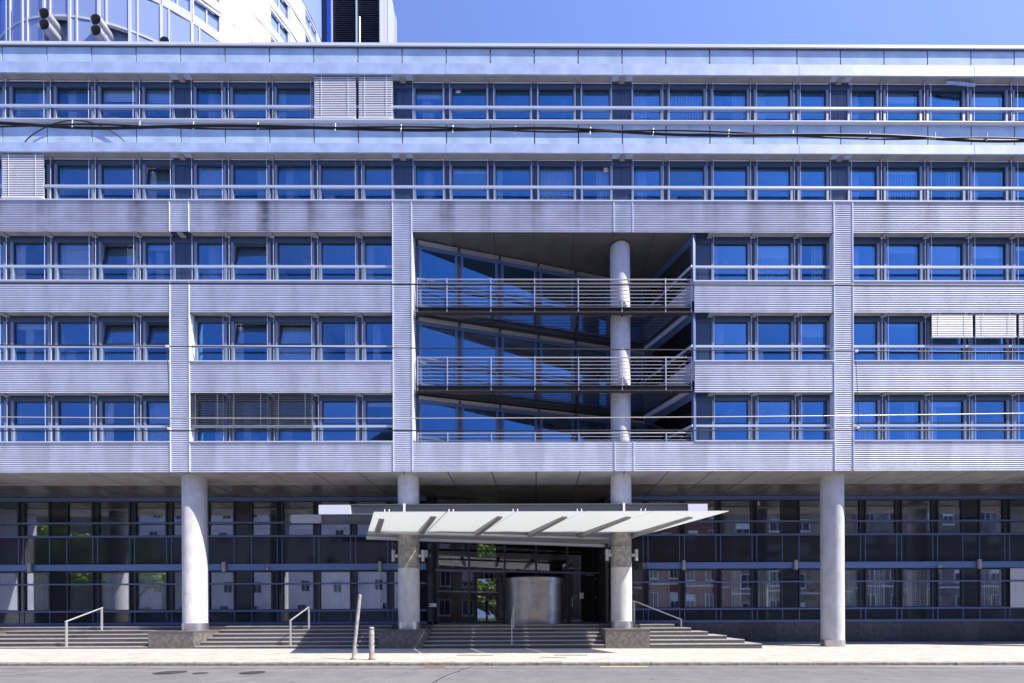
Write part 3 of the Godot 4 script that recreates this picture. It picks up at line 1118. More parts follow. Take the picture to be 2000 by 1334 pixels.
# ---------------------------------------------------------------- ground floor
func ground_wing(b: Node, i0: int, i1: int, skip_fascia_to: float) -> void:
	var lamp_x := [-24.4, -15.05, -7.45, 7.3, 12.75, 21.75]
	for i in range(i0, i1):
		var xa := win_x0(i)
		var xb := win_x1(i)
		# upper window, blank panel, lower window, base panel
		for q in [[5.19, 6.93, "upper"], [1.55, 3.50, "lower"]]:
			var win := empty("ground_floor_window", b, Vector3(xa, q[0], ZG))
			var w := xb - xa
			var h: float = q[1] - q[0]
			var st := begin()
			bx(st, 0, 0.07, 0, h, -0.12, 0.0)
			bx(st, w - 0.07, w, 0, h, -0.12, 0.0)
			bx(st, 0.07, w - 0.07, 0, 0.07, -0.12, -0.004)
			bx(st, 0.07, w - 0.07, h - 0.07, h, -0.12, -0.004)
			finish(st, "frame", M.dark_frame, win)
			var pn := box(win, "pane", M.ground_glass, 0.07, w - 0.07, 0.07, h - 0.07, -0.075, -0.067)
			pn.rotation = Vector3(rng.randf_range(-0.004, 0.004), rng.randf_range(-0.009, 0.009), 0)
		box(b, "blank_panel", M.dark_panel, xa - 0.09, xb + 0.09, 3.83, 5.17, ZG - 0.1, ZG - 0.03 + rng.randf_range(-0.002, 0.002))
		box(b, "base_panel", M.dark_panel, xa - 0.09, xb + 0.09, 0.98, 1.53, ZG - 0.1, ZG - 0.03 + rng.randf_range(-0.002, 0.002))
		for u in [xa + 0.02, xb - 0.02]:
			box(b, "cover_strip", M.blue_rail, u - 0.02, u + 0.02, 0.98, 1.53, ZG - 0.03, ZG - 0.01)
			box(b, "cover_strip", M.blue_rail, u - 0.02, u + 0.02, 3.83, 5.17, ZG - 0.03, ZG - 0.012)
		var p := grid_x(i + 1)
		var hw := 0.39 if (i + 1) in PILLARS else 0.09
		if i + 1 < i1:
			for q in [[5.19, 6.93], [1.55, 3.50]]:
				box(b, "post_panel", M.dark_panel, p - hw, p + hw, q[0], q[1], ZG - 0.1, ZG - 0.05)
			if hw > 0.2:
				for q in [[3.83, 5.17, "blank_panel"], [0.98, 1.53, "base_panel"]]:
					box(b, q[2], M.dark_panel, p - hw + 0.09, p + hw - 0.09, q[0], q[1], ZG - 0.1, ZG - 0.032)
	var a := grid_x(i0)
	var e := grid_x(i1)
	for y in [5.84, 5.19, 2.86, 1.53]:
		var fat := 0.035 if y == 5.84 or y == 2.86 else 0.045
		box(b, "cross_rail", M.blue_rail, a, e, y - fat, y + fat, ZG, ZG + (0.14 if fat < 0.04 else 0.06))
	box(b, "base_rail", M.blue_rail, a, e, 0.86, 0.98, ZG - 0.1, ZG + 0.05)
	box(b, "top_rail", M.blue_rail, a, e, 6.93, 7.11, ZG - 0.1, ZG + 0.02)
	# awning box running along the front
	var f0 := maxf(a, skip_fascia_to)
	var n := maxi(1, roundi((e - f0) / 7.2))
	for k in n:
		box(b, "awning_box", M.blue_fascia, f0 + (e - f0) * k / n + 0.004, f0 + (e - f0) * (k + 1) / n - 0.004, 3.52, 3.82, ZG - 0.05, ZG + 0.14)

func make_ground_floor(b: Node) -> void:
	var XE := grid_x(NMOD)
	ground_wing(b, 0, 13, X0)
	ground_wing(b, 18, NMOD, 5.45)
	# blank wall beside the entrance
	box(b, "entrance_panel", M.dark_panel, -5.30, -4.82, 0.98, 6.93, ZG - 0.1, ZG - 0.03)
	# soffit under the overhang
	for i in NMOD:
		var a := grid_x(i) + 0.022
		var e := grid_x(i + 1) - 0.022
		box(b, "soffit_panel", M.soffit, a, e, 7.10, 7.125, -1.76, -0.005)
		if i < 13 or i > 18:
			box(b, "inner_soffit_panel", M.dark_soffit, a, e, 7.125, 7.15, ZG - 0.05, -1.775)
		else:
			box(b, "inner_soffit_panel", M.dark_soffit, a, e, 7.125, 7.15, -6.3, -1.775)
	box(b, "soffit_core", M.dark_joint_shade, X0, XE, 7.152, 7.195, -6.3, -0.36)  # dark backing, shade of the soffit gaps given as colour
	# interior
	var st := begin()
	for r in [[X0, -5.0], [3.5, XE]]:
		bx(st, r[0], r[1], 4.15, 4.5, -9.0, ZG - 0.13)
	finish(st, "mezzanine_floor", M.room_wall, b)
	box(b, "ground_slab", M.room_floor, X0, XE, 0.60, 0.845, -15.1, -6.42)
	st = begin()
	bx(st, X0, -5.0, 0.60, 0.86, -6.42, ZG - 0.11)
	bx(st, 6.07, XE, 0.60, 0.86, -6.42, ZG - 0.11)
	finish(st, "ground_slab", M.room_floor, b)
	box(b, "ground_ceiling", M.room_ceiling, X0, XE, 7.0, 7.19, -15.1, -6.32)
	for r in [[X0, -5.0], [3.5, XE]]:
		box(b, "back_wall", M.room_wall, r[0], r[1], 0.85, 7.0, -9.2, -9.0)
	box(b, "lobby_side_wall", M.lobby_wall, -5.12, -5.0, 0.85, 7.1, -15.1, -3.93)
	box(b, "lobby_side_wall", M.lobby_wall, 3.5, 3.62, 0.85, 7.1, -15.1, -3.93)
	# lobby rear wall with glazed openings to the garden
	st = begin()
	bx(st, -5.0, -4.37, 0.85, 7.0, -15.4, -15.1)
	bx(st, -2.95, 3.5, 0.85, 7.0, -15.4, -15.1)
	bx(st, -4.37, -2.95, 6.72, 7.0, -15.4, -15.1)
	bx(st, -4.37, -2.95, 4.0, 5.6, -15.4, -15.1)
	finish(st, "lobby_rear_wall", M.lobby_wall, b)
	st = begin()
	bx(st, -4.37, -2.95, 2.72, 2.95, -15.3, -15.2)
	bx(st, -3.74, -3.58, 0.85, 2.72, -15.3, -15.2)
	finish(st, "garden_door_frame", M.dark_frame, b)
	box(b, "yellow_pillar", M.yellow_wall, -4.75, -4.35, 0.85, 2.6, -7.4, -7.0)
	# ground floor lamps and blinds behind the glass
	for i in NMOD:
		if i >= 13 and i < 18:
			continue
		if i % 3 != 1:
			box(b, "ceiling_lamp", M.lamp_white, grid_x(i) + 0.5, grid_x(i) + 0.75, 6.6, 6.68, -7.2, -4.8)
		if i in [0, 1, 2, 4, 5, 10, 11, 12, 19, 20, 21, 22, 24, 25, 26, 28]:
			curtain(b, win_x0(i) + 0.07, win_x1(i) - (0.1 if i % 2 == 0 else 0.45), 1.60, 3.48, ZG - 0.22, M.curtain)
		if i % 4 == 3:
			box(b, "partition_wall", M.room_wall, grid_x(i) - 0.06, grid_x(i) + 0.06, 0.87, 4.14, -8.98, ZG - 0.2)
			box(b, "partition_wall", M.room_wall, grid_x(i) - 0.06, grid_x(i) + 0.06, 4.51, 6.98, -8.98, ZG - 0.2)
	inst(blind_mesh(1.42, 1.95, 1.2, M.blind), "blind", b, Vector3(win_x0(29) - 0.05, 1.55, ZG + 0.07))
	# dark stone base along the eastern wing
	var x := 6.05
	while x < XE - 0.1:
		var w := rng.randf_range(0.75, 1.25)
		var e := minf(x + w, XE)
		box(b, "stone_panel", M.base_stone if rng.randf() < 0.65 else M.base_stone_pale, x + 0.004, e - 0.004, -0.4, 0.855, ZG - 0.12, ZG + 0.02 + rng.randf_range(-0.004, 0.004))
		x = e
	# slanting entrance glazing
	var A := Vector2(-4.82, -3.84)
	var C := Vector2(3.46, -5.82)
	var len := A.distance_to(C)
	var en := empty("entrance_glazing", b, Vector3(A.x, 0.85, A.y))
	en.rotation.y = -atan2(C.y - A.y, C.x - A.x)
	var cuts := [0.0, 1.55, 3.35, 5.0, 6.7, len]
	for i in 5:
		var xa: float = cuts[i]
		var xb: float = cuts[i + 1]
		box(en, "upper_pane", M.lobby_glass, xa + 0.05, xb - 0.05, 2.70, 6.2, -0.03, -0.02)
		if i != 2 and i != 3:
			box(en, "lower_pane", M.lobby_glass, xa + 0.05, xb - 0.05, 0.05, 2.60, -0.03, -0.02)
		elif i == 3:
			box(en, "lower_pane", M.lobby_glass, xa + 0.75, xb - 0.05, 0.05, 2.60, -0.03, -0.02)
		box(en, "mullion", M.dark_frame, xa - 0.05, xa + 0.05, 0.0, 6.2, -0.1, 0.03)
	box(en, "mullion", M.dark_frame, len - 0.05, len + 0.05, 0.0, 6.2, -0.1, 0.03)
	box(en, "transom", M.blue_rail, -0.1, len, 2.60, 2.70, -0.1, 0.05)
	box(en, "threshold", M.blue_rail, 0.05, len - 0.05, 0.0, 0.05, -0.1, 0.03)
	# closed entrance door leaf with its fittings
	var door := empty("door", b, en.position)
	door.rotation = en.rotation
	box(door, "stile", M.dark_frame, 6.80, 6.88, 0.05, 2.58, -0.02, 0.05)
	box(door, "handle", M.steel, 6.92, 6.95, 0.85, 1.35, 0.06, 0.10)
	box(door, "closer", M.steel, 7.7, 8.15, 2.50, 2.56, 0.02, 0.08)
	for y in [0.25, 1.3, 2.3]:
		box(door, "hinge", M.steel, 8.22, 8.30, y, y + 0.08, 0.02, 0.07)
	box(door, "push_button", M.red_paint, 6.98, 7.06, 1.22, 1.30, 0.0, 0.02)
	# revolving door: a closed brushed steel drum
	var drum := empty("revolving_door", b, Vector3(-0.05, 0.85, -3.95))
	cyl(drum, "drum", M.brushed_steel, 1.47, 1.92, Vector3(0, 0.0, 0), 64)
	cyl(drum, "canopy_ring", M.brushed_steel, 1.52, 0.26, Vector3(0, 1.92, 0), 64)
	cyl(drum, "top_cover", M.dark_steel, 1.42, 0.06, Vector3(0, 2.18, 0), 64)
	var t := thing("entrance_sign", "small white and blue sign on the dark wall beside the entrance", "sign", Vector3(-5.05, 1.78, ZG - 0.025))
	box(t, "plate", M.white_plate, -0.17, 0.17, -0.085, 0.085, 0.0, 0.012)
	for k in 2:
		box(t, "blue_block", M.ink_blue, -0.13, -0.02, 0.01 - k * 0.05, 0.035 - k * 0.05, 0.012, 0.015)
	t = thing("door_notice", "pale paper notice on the dark entrance door", "notice", Vector3(2.45, 2.28, -5.52))
	t.rotation.y = en.rotation.y
	box(t, "sheet", M.white_plate, -0.12, 0.12, -0.16, 0.16, 0.0, 0.004)
	sticker(Vector3(11.05, 6.75, ZG - 0.06), "small red and white sticker in the ground floor window right of the canopy")

# ---------------------------------------------------------------- columns, canopy, lamps
func make_columns(b: Node) -> void:
	for p in PILLARS:
		var x := grid_x(p)
		var c := empty("column", b, Vector3(x, 0, -0.76))
		var y0 := 0.70
		if p >= 23:
			y0 = gy(x) - 0.02
		cyl(c, "base_ring", M.steel, 0.465, 0.30, Vector3(0, y0, 0), 48)
		if p == 13 or p == 18:
			cyl(c, "painted_shaft", M.concrete, 0.437, 2.25 - 0.0, Vector3(0, y0 + 0.30, 0), 48)
			cyl(c, "raw_shaft", M.raw_concrete, 0.432, 0.90, Vector3(0, y0 + 2.55, 0), 48)
			cyl(c, "joint", M.dark_joint_shade, 0.424, 0.02, Vector3(0, y0 + 3.45, 0), 48)
			cyl(c, "raw_shaft", M.raw_concrete, 0.433, 4.90 - (y0 + 3.47), Vector3(0, y0 + 3.47, 0), 48)
			cyl(c, "upper_shaft", M.concrete, 0.436, 7.12 - 4.90, Vector3(0, 4.90, 0), 48)
		else:
			var n := 5
			var hh := (7.12 - y0 - 0.30) / n
			for k in n:
				cyl(c, "shaft_segment", M.concrete, 0.436, hh - 0.006, Vector3(0, y0 + 0.30 + hh * k, 0), 48)
			cyl(c, "core", M.raw_concrete, 0.430, 7.1 - y0 - 0.31, Vector3(0, y0 + 0.305, 0), 32)
	var c := empty("niche_column", b, Vector3(3.65, 7.55, -0.76))
	cyl(c, "shaft", M.concrete, 0.42, 16.83 - 7.55, Vector3.ZERO, 48)
	cyl(c, "joint", M.dark_joint_shade, 0.44, 0.05, Vector3(0, 16.83 - 7.55 - 0.03, 0), 48)
	# tube lamps on the two entrance columns
	var where := {-5.35: "left", 3.65: "right"}
	for x in where:
		for s in [-1, 1]:
			var t := thing("wall_lamp", "grey tube lamp on the %s side of the %s entrance column" % ["left" if s < 0 else "right", where[x]], "lamp", Vector3(x + s * 0.62, 3.55, -0.66), "tube lamps on the entrance columns")
			cyl(t, "tube", M.lamp_grey, 0.075, 0.48, Vector3.ZERO, 20)
			box(t, "arm", M.lamp_grey, -0.2 if s > 0 else 0.06, -0.06 if s > 0 else 0.2, 0.17, 0.29, -0.04, 0.04)
	# small tube lamps on the awning boxes
	var spots := {-24.45: "grey tube lamp on the awning box at the left end", -15.1: "grey tube lamp on the awning box just right of the first white column", -7.55: "grey tube lamp on the awning box beside the left-hand entrance column", 7.25: "grey tube lamp on the awning box beside the fanning steps", 12.75: "grey tube lamp on the awning box left of the tall sunlit column", 21.8: "grey tube lamp on the awning box at the right end"}
	for x in spots:
		var t := thing("facade_lamp", spots[x], "lamp", Vector3(x, 3.44, ZG + 0.24), "tube lamps along the awning box")
		cyl(t, "tube", M.lamp_grey, 0.085, 0.46, Vector3.ZERO, 20)
		box(t, "bracket", M.lamp_grey, -0.03, 0.03, 0.18, 0.28, -0.13, -0.06)
	for q in [[-13.0, "small dome camera under the awning box between the left-hand columns"], [19.85, "small dome camera under the awning box near the right end"]]:
		var t := thing("security_camera", q[1], "camera", Vector3(q[0], 3.55, ZG + 0.22))
		box(t, "mount", M.lamp_grey, -0.05, 0.05, 0.06, 0.14, -0.12, 0.02)
		var sp := SphereMesh.new()
		sp.radius = 0.09
		sp.height = 0.16
		sp.material = M.lamp_grey
		inst(sp, "dome", t, Vector3(0, 0.02, 0.02))

func make_canopy(b: Node) -> void:
	var t := empty("entrance_canopy", b)
	var FL := Vector3(-5.2, 4.60, 3.75)
	var FR := Vector3(6.28, 4.60, 3.75)
	var RL := Vector3(-7.45, 4.80, -1.55)
	var RR := Vector3(3.75, 4.80, -4.15)
	var cuts := [0.0, 0.205, 0.40, 0.592, 0.782, 1.0]
	var th := Vector3(0, 0.022, 0)
	for i in 5:
		var a: Vector3 = FL.lerp(FR, cuts[i] + 0.002)
		var c: Vector3 = FL.lerp(FR, cuts[i + 1] - 0.002)
		var d: Vector3 = RL.lerp(RR, cuts[i + 1] - 0.002)
		var e: Vector3 = RL.lerp(RR, cuts[i] + 0.002)
		var st := begin()
		hexa(st, [a, c, d, e], [a + th, c + th, d + th, e + th])
		finish(st, "glass_panel", M.canopy_glass, t)
		# tapered fin holding the glass
		var k: float = cuts[i + 1] - 0.028 if i < 4 else 0.94
		if i == 0:
			k = 0.178
		fin(t, FL.lerp(FR, k).lerp(RL.lerp(RR, k), 0.11), FL.lerp(FR, k).lerp(RL.lerp(RR, k), 0.66))
	fin(t, FL.lerp(FR, 0.03).lerp(RL.lerp(RR, 0.03), 0.2), FL.lerp(FR, 0.03).lerp(RL.lerp(RR, 0.03), 0.66))
	# gutter along the back edge
	var st := begin()
	var dn := Vector3(0, 0.14, 0)
	var bk := Vector3(-0.23, 0, -0.97) * 0.2
	hexa(st, [RL - dn, RR - dn, RR - dn + bk, RL - dn + bk], [RL - dn * 0.1, RR - dn * 0.1, RR - dn * 0.1 + bk, RL - dn * 0.1 + bk])
	finish(st, "gutter", M.trim, t)
	# cross tube under the middle of the glass
	st = begin()
	tube(st, [FL.lerp(RL, 0.62) - Vector3(0, 0.16, 0), FR.lerp(RR, 0.62) - Vector3(0.6, 0.16, 0)], 0.06, 12)
	finish(st, "cross_tube", M.lamp_grey, t)
	# two steel beams before and behind the columns
	for q in [[-8.85, 7.1, -0.24, 5.42, 5.84], [-10.6, 6.4, -1.38, 5.30, 5.70]]:
		st = begin()
		bx(st, q[0] + 1.3, q[1] - 0.8, q[3], q[3] + 0.025, q[2] - 0.09, q[2] + 0.09)
		bx(st, q[0] + 1.3, q[1] - 0.8, q[4] - 0.025, q[4], q[2] - 0.09, q[2] + 0.09)
		bx(st, q[0] + 1.3, q[1] - 0.8, q[3] + 0.025, q[4] - 0.025, q[2] - 0.012, q[2] + 0.012)
		finish(st, "steel_beam", M.beam_grey, t)
		for s in [[q[0], q[0] + 1.3], [q[1] - 0.8, q[1]]]:
			st = begin()
			bx(st, s[0], s[1], q[3] + 0.02, q[4] - 0.02, q[2] - 0.02, q[2] + 0.085)
			finish(st, "beam_end_plate", M.trim if q[2] > -1.0 else M.lamp_grey, t)
	for x in [-5.35, 3.65]:
		box(t, "column_bracket", M.white_plate, x - 0.045, x + 0.045, 5.36, 5.86, -0.145, -0.12)
	for k in 5:
		var x := -6.05 + k * 2.62
		for s in [-1, 1]:
			st = begin()
			tube(st, [Vector3(x + s * 0.09, 4.7, -0.1), Vector3(x + s * 0.09, 5.62, -0.1)], 0.022, 8)
			finish(st, "hanger_rod", M.white_plate, t)

func fin(parent: Node, a: Vector3, b: Vector3) -> void:
	var st := begin()
	var s := (b - a).cross(Vector3.UP).normalized() * 0.09
	var d0 := Vector3(0, 0.06, 0)
	var d1 := Vector3(0, 0.20, 0)
	var e := Vector3(0, 0.004, 0)
	hexa(st, [a - s - d0, b - s - d1, b + s - d1, a + s - d0], [a - s - e, b - s - e, b + s - e, a + s - e])
	finish(st, "fin", M.fin_grey, parent)

# ---------------------------------------------------------------- tower behind
func make_tower() -> void:
	var t := thing("office_tower", "round white and glass tower rising behind the roof with round air ducts", "tower", Vector3(-48, 0, -45))
	var R := 18.0
	var n := 44
	var step := TAU / n
	cyl(t, "shaft_wall", M.tower_screen, R - 0.7, 92.0, Vector3(0, 0, 0), 88)
	cyl(t, "crown_cap", M.tower_white, R, 0.4, Vector3(0, 92, 0), 88)
	# angles: 0 looks at the street (+z), positive towards the east
	var rings := [[58.0, M.tower_white, 0.16], [61.8, M.tower_white, 0.22]]
	for y in [66.0, 69.3, 72.65, 76.0, 79.3, 82.6]:
		rings.append([y - 0.06, M.tar, 0.145])
	for r in rings:
		var st := begin()
		for k in n * 2:
			var a0 := PI * k / n
			var a1 := PI * (k + 1) / n
			var ro: float = R + (0.10 if r[2] > 0.15 else 0.06)
			var p := [Vector3(sin(a0) * (R - 0.2), r[0], cos(a0) * (R - 0.2)), Vector3(sin(a0) * ro, r[0], cos(a0) * ro), Vector3(sin(a1) * ro, r[0], cos(a1) * ro), Vector3(sin(a1) * (R - 0.2), r[0], cos(a1) * (R - 0.2))]
			var up := Vector3(0, r[2], 0)
			quad(st, p[1], p[2], p[2] + up, p[1] + up)
			quad(st, p[0], p[3], p[2], p[1])
			quad(st, p[1] + up, p[2] + up, p[3] + up, p[0] + up)
		finish(st, "ring_joint" if r[2] < 0.15 else "ring_rail", r[1], t)
	var panel_w := 2.0 * R * sin(step / 2.0)
	for k in range(-12, 19):
		var a := step * k
		var out := Vector3(sin(a), 0, cos(a))
		# mullion on the edge of the panel
		var e := a - step / 2
		if k < 6:
			var mu := box(t, "mullion", M.tower_white, -0.11, 0.11, 50.0, 65.95, -0.22, 0.14)
			mu.position = Vector3(sin(e) * R, mu.position.y, cos(e) * R)
			mu.rotation.y = e
			var m2 := box(t, "mullion", M.tower_white, -0.06, 0.06, 50.0, 65.95, -0.22, 0.05)
			m2.position = Vector3(sin(e + 0.035) * R, m2.position.y, cos(e + 0.035) * R)
			m2.rotation.y = e
		for q in [[50.0, 57.95], [58.2, 61.75], [62.05, 65.95]]:
			if q[0] > 58.0 and q[0] < 62.0 and k in [0, 2, 4]:
				continue   # the air ducts come out here
			var pm: Material = M.tower_screen
			if k <= -3:
				pm = M.tower_blue
			elif k >= 6:
				pm = M.tower_white
			var pl := box(t, "screen_panel", pm, -panel_w / 2 + 0.02, panel_w / 2 - 0.02, q[0], q[1], -0.12, 0.0)
			pl.position = Vector3(out.x * R * cos(step / 2), pl.position.y, out.z * R * cos(step / 2))
			pl.rotation.y = a
		for f in 5:
			var y0 := 66.08 + 3.33 * f
			var y1 := y0 + 3.2
			var pm: Material = M.tower_white
			if k <= -3:
				pm = M.tower_blue
			var windowed: bool = k in [3, 4, 5, 8, 10]
			if windowed:
				for q in [[y0, y0 + 1.0], [y1 - 0.35, y1]]:
					var pl := box(t, "wall_panel", pm, -panel_w / 2 + 0.02, panel_w / 2 - 0.02, q[0], q[1], -0.12, 0.0)
					pl.position = Vector3(out.x * R * cos(step / 2), pl.position.y, out.z * R * cos(step / 2))
					pl.rotation.y = a
				var win := empty("window", t, Vector3(out.x, 0, out.z) * R * cos(step / 2) + Vector3(0, y0 + 1.0, 0))
				win.rotation.y = a
				box(win, "pane", M.tower_pane, -panel_w / 2 + 0.15, panel_w / 2 - 0.15, 0.06, 1.8, -0.30, -0.26)
				box(win, "frame", M.tower_white, -panel_w / 2 + 0.02, -panel_w / 2 + 0.16, 0.0, 1.85, -0.30, 0.0)
				box(win, "frame", M.tower_white, panel_w / 2 - 0.16, panel_w / 2 - 0.02, 0.0, 1.85, -0.30, 0.0)
				box(win, "frame", M.tower_white, -0.06, 0.06, 0.0, 1.85, -0.25, -0.1)
			else:
				var pl := box(t, "wall_panel", pm, -panel_w / 2 + 0.004, panel_w / 2 - 0.004, y0, y1, -0.12, 0.0)
				pl.position = Vector3(out.x * R * cos(step / 2), pl.position.y, out.z * R * cos(step / 2))
				pl.rotation.y = a
	# air ducts
	for d in [[-0.4, 61.0], [-0.4, 59.9], [4.2, 61.1], [4.2, 60.0], [9.3, 61.6]]:
		var zz := sqrt(R * R - d[0] * d[0])
		var duct := empty("air_duct", t, Vector3(d[0], d[1], zz - 0.3))
		var st := begin()
		tube(st, [Vector3(0, 0, -0.6), Vector3(0, 0, 1.2)], 0.54, 28, false)
		finish(st, "pipe", M.duct, duct)
		st = begin()
		tube(st, [Vector3(0, 0, 1.18), Vector3(0, 0, -0.6)], 0.51, 28, false)
		finish(st, "shaded_inside", M.duct_inside_shade, duct)  # inside of the same pipe, its shade painted as a darker colour
	# lift shaft with louvers beside the round body
	var sx := 48.0 - 24.0
	var c := empty("lift_shaft", t, Vector3(sx, 0, 13.0))
	box(c, "core", M.tower_navy, 0.0, 6.72, 0, 76.0, -5.4, -0.4)
	box(c, "blue_strip", M.tower_blue, 0.75, 1.25, 50, 76.0, -0.4, -0.1)
	for x in [1.30, 4.07, 6.72]:
		box(c, "post", M.tower_white, x, x + 0.14, 50, 76.0, -0.4, 0.1)
	for q in [[1.5, 4.02], [4.26, 6.67]]:
		var st := begin()
		var y := 52.0
		while y < 75.5:
			quad(st, Vector3(q[0], y, 0.02), Vector3(q[1], y, 0.02), Vector3(q[1], y + 0.2, -0.16), Vector3(q[0], y + 0.2, -0.16))
			quad(st, Vector3(q[1], y - 0.02, 0.02), Vector3(q[0], y - 0.02, 0.02), Vector3(q[0], y + 0.18, -0.16), Vector3(q[1], y + 0.18, -0.16))
			y += 0.24
		finish(st, "louver", M.tower_louver, c)
	box(c, "corner_panel", M.lamp_grey, 6.72, 6.86, 50, 76.0, -2.2, -0.4)
	box(c, "corner_panel", M.tower_white, 6.72, 6.92, 50, 76.0, -4.3, -2.3)
	box(c, "corner_panel", M.lamp_grey, 6.72, 6.86, 50, 76.0, -5.2, -4.4)
	box(c, "corner_panel", M.tower_white, 6.72, 6.92, 50, 76.0, -5.6, -5.25)
	# thin mast on the office roof
	var ma := thing("roof_mast", "thin pale mast standing on the roof before the dark louvers", "mast", Vector3(-8.2, 24.3, -3.0))
	cyl(ma, "pole", M.pale_wire, 0.04, 5.3, Vector3.ZERO, 10)
	cyl(ma, "foot", M.lamp_grey, 0.12, 0.1, Vector3.ZERO, 12)

# ---------------------------------------------------------------- overhead lines
func sag_line(x0: float, y0: float, x1: float, y1: float, z: float, sag: float, n := 40) -> Array:
	var p := []
	for i in n + 1:
		var f := float(i) / n
		p.append(Vector3(lerpf(x0, x1, f), lerpf(y0, y1, f) - sag * 4.0 * f * (1.0 - f), z))
	return p

func make_wires() -> void:
	# bundled feeder cable, two strands winding round each other
	var t := thing("overhead_cable", "thick black bundled cable crossing before the top floors", "cable", Vector3.ZERO, "overhead lines along the street")
	for s in 2:
		var pts := []
		for i in 161:
			var x := -24.0 + 48.0 * i / 160.0
			var y := 11.13 - 0.0115 * x + 0.03 * cos(x * 0.33)
			var ph := x * 1.05 + s * PI + 0.5 * sin(x * 0.6)
			pts.append(Vector3(x, y + 0.028 * sin(ph) * (0.5 + 0.5 * sin(x * 0.4)), 9.0 + 0.03 * cos(ph)))
		var st := begin()
		tube(st, pts, 0.024 if s == 0 else 0.013, 8)
		finish(st, "strand", M.rubber, t)
	var cx := -10.9
	while cx < 11.0:
		var st := begin()
		tube(st, [Vector3(cx, 11.13 - 0.0115 * cx - 0.05, 9.0), Vector3(cx + 0.01, 11.13 - 0.0115 * cx + 0.09, 9.0)], 0.014, 6)
		finish(st, "clip", M.steel, t)
		cx += 1.05 + 0.55 * fposmod(cx * 0.37, 1.0)
	var lines := [
		["straight black wire crossing at the third window row", [-24, 8.07, 24, 7.99, 0.02], 0.013, M.wire],
		["black carrier wire crossing at the second window row", [-24, 6.90, 24, 6.56, 0.03], 0.010, M.wire],
		["black contact wire crossing low in the first window row", [-24, 5.07, 24, 5.03, 0.01], 0.012, M.wire],
		["thin pale twisted wire crossing the first window row", [-24, 5.62, 24, 5.75, 0.30], 0.009, M.pale_wire]]
	for l in lines:
		var q: Array = l[1]
		var w := thing("overhead_wire", l[0], "wire", Vector3.ZERO, "overhead lines along the street")
		var st := begin()
		tube(st, sag_line(q[0], q[1], q[2], q[3], 9.0 if l[3] == M.wire else 8.8, q[4]), l[2], 6)
		finish(st, "line", l[3], w)
	for d in [[-7.42, "thin dropper wire hanging before the left-hand pillar"], [6.58, "thin dropper wire hanging before the right-hand pillar"]]:
		var w := thing("dropper_wire", d[1], "wire", Vector3(d[0], 0, 9.0), "overhead lines along the street")
		var yt: float = lerpf(6.90, 6.56, (d[0] + 24) / 48.0) - 0.03
		var st := begin()
		tube(st, [Vector3(-0.02, yt, 0), Vector3(0.03, yt - 0.9, 0), Vector3(0.05, 5.12, 0)], 0.005, 6)
		finish(st, "line", M.wire, w)
		st = begin()
		var lp := []
		for i in 13:
			lp.append(Vector3(-0.05 + 0.07 * cos(TAU * i / 12.0), 5.13 + 0.05 * sin(TAU * i / 12.0), 0.0))
		tube(st, lp, 0.004, 5, false)
		finish(st, "loop", M.wire, w)
		for y in [yt + 0.0, 5.09]:
			box(w, "clamp", M.white_plate, 0.0 if y < 6 else -0.03, 0.05 if y < 6 else 0.03, y - 0.02, y + 0.02, -0.02, 0.02)
	# loose cable arching behind the feeder, standing on the ledge
	var a := thing("loose_cable", "dark loose cable arching over the pale glass band at the left end", "cable", Vector3.ZERO)
	var pts := []
	for i in 25:
		var f := i / 24.0
		pts.append(Vector3(lerpf(-20.6, -16.5, f), 20.44 + 0.93 * pow(sin(PI * f), 0.75), -0.03))
	var st := begin()
	tube(st, pts, 0.018, 6)
	finish(st, "line", M.wire, a)

